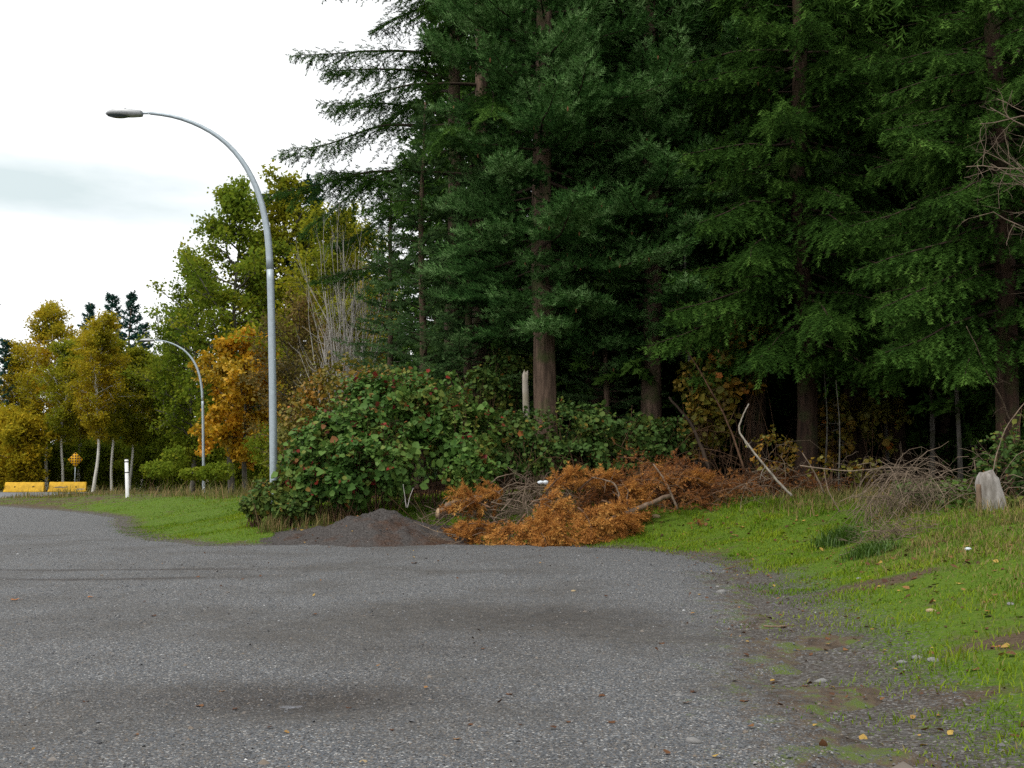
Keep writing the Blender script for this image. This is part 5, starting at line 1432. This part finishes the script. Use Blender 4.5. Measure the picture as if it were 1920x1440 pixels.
def blades(O, h, w, lean, rng, seg=True):
    n = len(O); a_ = rng.rand(n) * 6.28
    sdv = np.stack([np.cos(a_), np.sin(a_), 0 * a_], 1) * w[:, None]
    ln = np.stack([np.cos(a_ + 1.3 + rng.normal(0, 0.5, n)), np.sin(a_ + 1.3), 0 * a_], 1) * (lean * h)[:, None]
    up = np.array([0, 0, 1.0]) * h[:, None]
    V = np.stack([O - sdv, O + sdv, O + ln * 0.35 + up * 0.6 + sdv * 0.7, O + ln * 0.35 + up * 0.6 - sdv * 0.7, O + ln + up * 0.95], 1).reshape(-1, 3)
    T = np.array([(0, 1, 2), (0, 2, 3), (3, 2, 4)])[None] + (np.arange(n) * 5)[:, None, None]
    return V, T.reshape(-1, 3)

rng = np.random.RandomState(302)
def scatter(n, x0, x1, y0, y1): return rng.uniform(x0, x1, n), rng.uniform(y0, y1, n)
gx, gy = [], []
for n, a_ in ((180000, (1.6, 13, 4.8, 27.5)), (90000, (-16, 3, 23.2, 31)), (60000, (-26, -8, 26, 56))):
    x_, y_ = scatter(n, *a_); gx.append(x_); gy.append(y_)
x_, y_ = np.concatenate(gx), np.concatenate(gy)
sd = lot_sd(x_, y_)
inview = (np.abs(x_ / y_) < 0.56)
cov = fbm(x_ * 0.8 + 40, y_ * 0.8)
edge = S((sd + 0.5 + (cov - 0.5) * 3.0 * np.where((x_ > 0) & (y_ < 17), 1.0, 0.35)) / 1.5)
fo = forest_mask(x_, y_)
dens = edge * (1 - 0.93 * fo) * np.clip(0.35 + 1.5 * (cov - 0.3), 0.15, 1) * (mound_h(x_, y_) < 0.06)
dens = np.where((y_ > 40), dens * 0.6, dens) * (1 - 0.95 * np.clip(1.3 * bare(x_, y_), 0, 1))
k = inview & (rng.rand(len(x_)) < dens)
x_, y_, sd, cov = x_[k], y_[k], sd[k], cov[k]
lush = np.clip(0.6 * vnoise(x_ * 0.55 + 11, y_ * 0.55) + 0.7 * vnoise(x_ * 2.3, y_ * 2.3 + 8) - 0.15, 0, 1)
h = (0.02 + 0.055 * rng.rand(len(x_)) * (0.3 + lush)) * np.where(sd > 3, 1.5, 1.0) * (0.7 + 0.3 * S((sd + .3) / 2)) * (0.6 + 1.1 * vnoise(x_ * 1.7 + 31, y_ * 1.7) ** 2 * np.where(x_ > 3, 1.6, 1.0))
wd = 0.0035 + 0.00022 * y_
V, T = blades(np.stack([x_, y_, top(x_, y_) - 0.01], 1), h, wd, rng.uniform(0.2, 1.1, len(x_)), rng)
r = np.clip(0.75 * lush + 0.22 * rng.rand(len(x_)), 0, 0.85)
r = np.where(rng.rand(len(x_)) < 0.06 + 0.45 * S((x_ - 3.2) / 2.5) * (y_ < 19) * S((sd - 0.8) / 2) * (0.4 + cov) + 0.12 * (y_ > 36), rng.uniform(0.88, 1, len(x_)), r)
o = link('grass', mesh('grass', V, T, M['grass'], np.repeat(r, 3)))
tag(o, 'short bright green grass on the banks round the lot', 'grass', None, 'stuff')

# tall dry grass and weed stalks
gx, gy = [], []
for n, a_ in ((2600, (-5.9, -3.9, 25.0, 26.6)), (30000, (-30, -7, 33, 66)), (16000, (2.5, 11, 15.5, 26)), (11000, (3.0, 9.5, 6, 17))):
    a2, b2 = scatter(n, *a_); gx.append(a2); gy.append(b2)
x_, y_ = np.concatenate(gx), np.concatenate(gy)
sd = lot_sd(x_, y_); cov = fbm(x_ * 0.6 + 80, y_ * 0.6)
dens = np.where(x_ < -3, np.where(y_ > 29, 0.75 * S((sd - 3.6 + 2 * (cov - 0.5)) / 1.5) * S((vnoise(x_ * 0.5 + 5, y_ * 0.5) - 0.15) * 2.5), S((cov - 0.3) * 5) * 0.8), S((sd - np.where(y_ < 17, 1.6, 3.0) + 3.5 * (cov - 0.5)) / 2.0) * (1 - 0.6 * forest_mask(x_, y_)))
k = (rng.rand(len(x_)) < dens) & (mound_h(x_, y_) < 0.1)
x_, y_ = x_[k], y_[k]
h = rng.uniform(0.15, 0.5, len(x_)) * np.where((x_ > 0) & (y_ < 17), 0.45, 1.0) * np.where(y_ > 30, 0.35 + 2.2 * vnoise(x_ * 0.8, y_ * 0.8) ** 1.5, 1.0) * np.where((x_ > 0), 0.75, 1.0)
V, T = blades(np.stack([x_, y_, top(x_, y_) - 0.02], 1), h, 0.0025 + 0.00024 * y_, rng.uniform(0.1, 0.8, len(x_)), rng)
o = link('dry_grass', mesh('dry_grass', V, T, M['drygrass'], np.repeat(rng.rand(len(x_)), 3)))
tag(o, 'tall dry brown grass and weed stalks along the wood edge', 'grass', None, 'stuff')

# dark weed clumps on the slope
for i, (px, py, nb, rad, hh, lb) in enumerate([(1575, 1020, 700, 0.34, 0.36, 'dark green weed clump on the grass slope, the taller of two'), (1630, 1040, 560, 0.36, 0.24, 'low dark weed clump right of the taller one')]):
    p = on_ground(px, py); r2 = np.random.RandomState(500 + i)
    o3 = np.stack([p[0] + r2.normal(0, rad * 0.55, nb), p[1] + r2.normal(0, rad * 0.4, nb), np.zeros(nb)], 1); o3[:, 2] = top(o3[:, 0], o3[:, 1]) - 0.02
    ba = np.array([p[0], p[1], p[2]])
    V, T = blades(o3 - ba, hh * r2.uniform(0.4, 1.15, nb), np.full(nb, 0.008), r2.uniform(0.2, 1.0, nb), r2)
    e = tag(empty('weed_clump', ba), lb, 'weed'); link('blades', mesh('blades', V, T, M['fern'], np.repeat(r2.rand(nb) * 0.8, 3)), e)

# leaf litter
n = 26000
x_ = rng.uniform(-6, 13, n); y_ = rng.uniform(5, 33, n)
sd = lot_sd(x_, y_)
dens = np.where(sd < 0, 0.012 + 0.10 * np.exp(-((sd) / 0.8) ** 2), 0.22 + 0.78 * forest_mask(x_, y_)) 
k = (rng.rand(n) < dens) & (np.abs(x_ / y_) < 0.56)
x_, y_, sd = x_[k], y_[k], sd[k]; n = len(x_)
V, T = place_leaves(np.stack([x_, y_, top(x_, y_) + 0.012], 1), rng.normal(0, 0.35, (n, 3)) + [0, 0, 1], np.where(sd < 1.5, 0.045, 0.075) * rng.uniform(0.5, 1.3, n), rng, LEAF_W)
o = link('leaf_litter', mesh('leaf_litter', V, T, M['litter'], np.repeat(np.clip(rng.rand(n) ** 1.3, 0, 0.93), 4)))
tag(o, 'fallen brown leaves and needle litter on slope and forest floor', 'leaves', None, 'stuff')
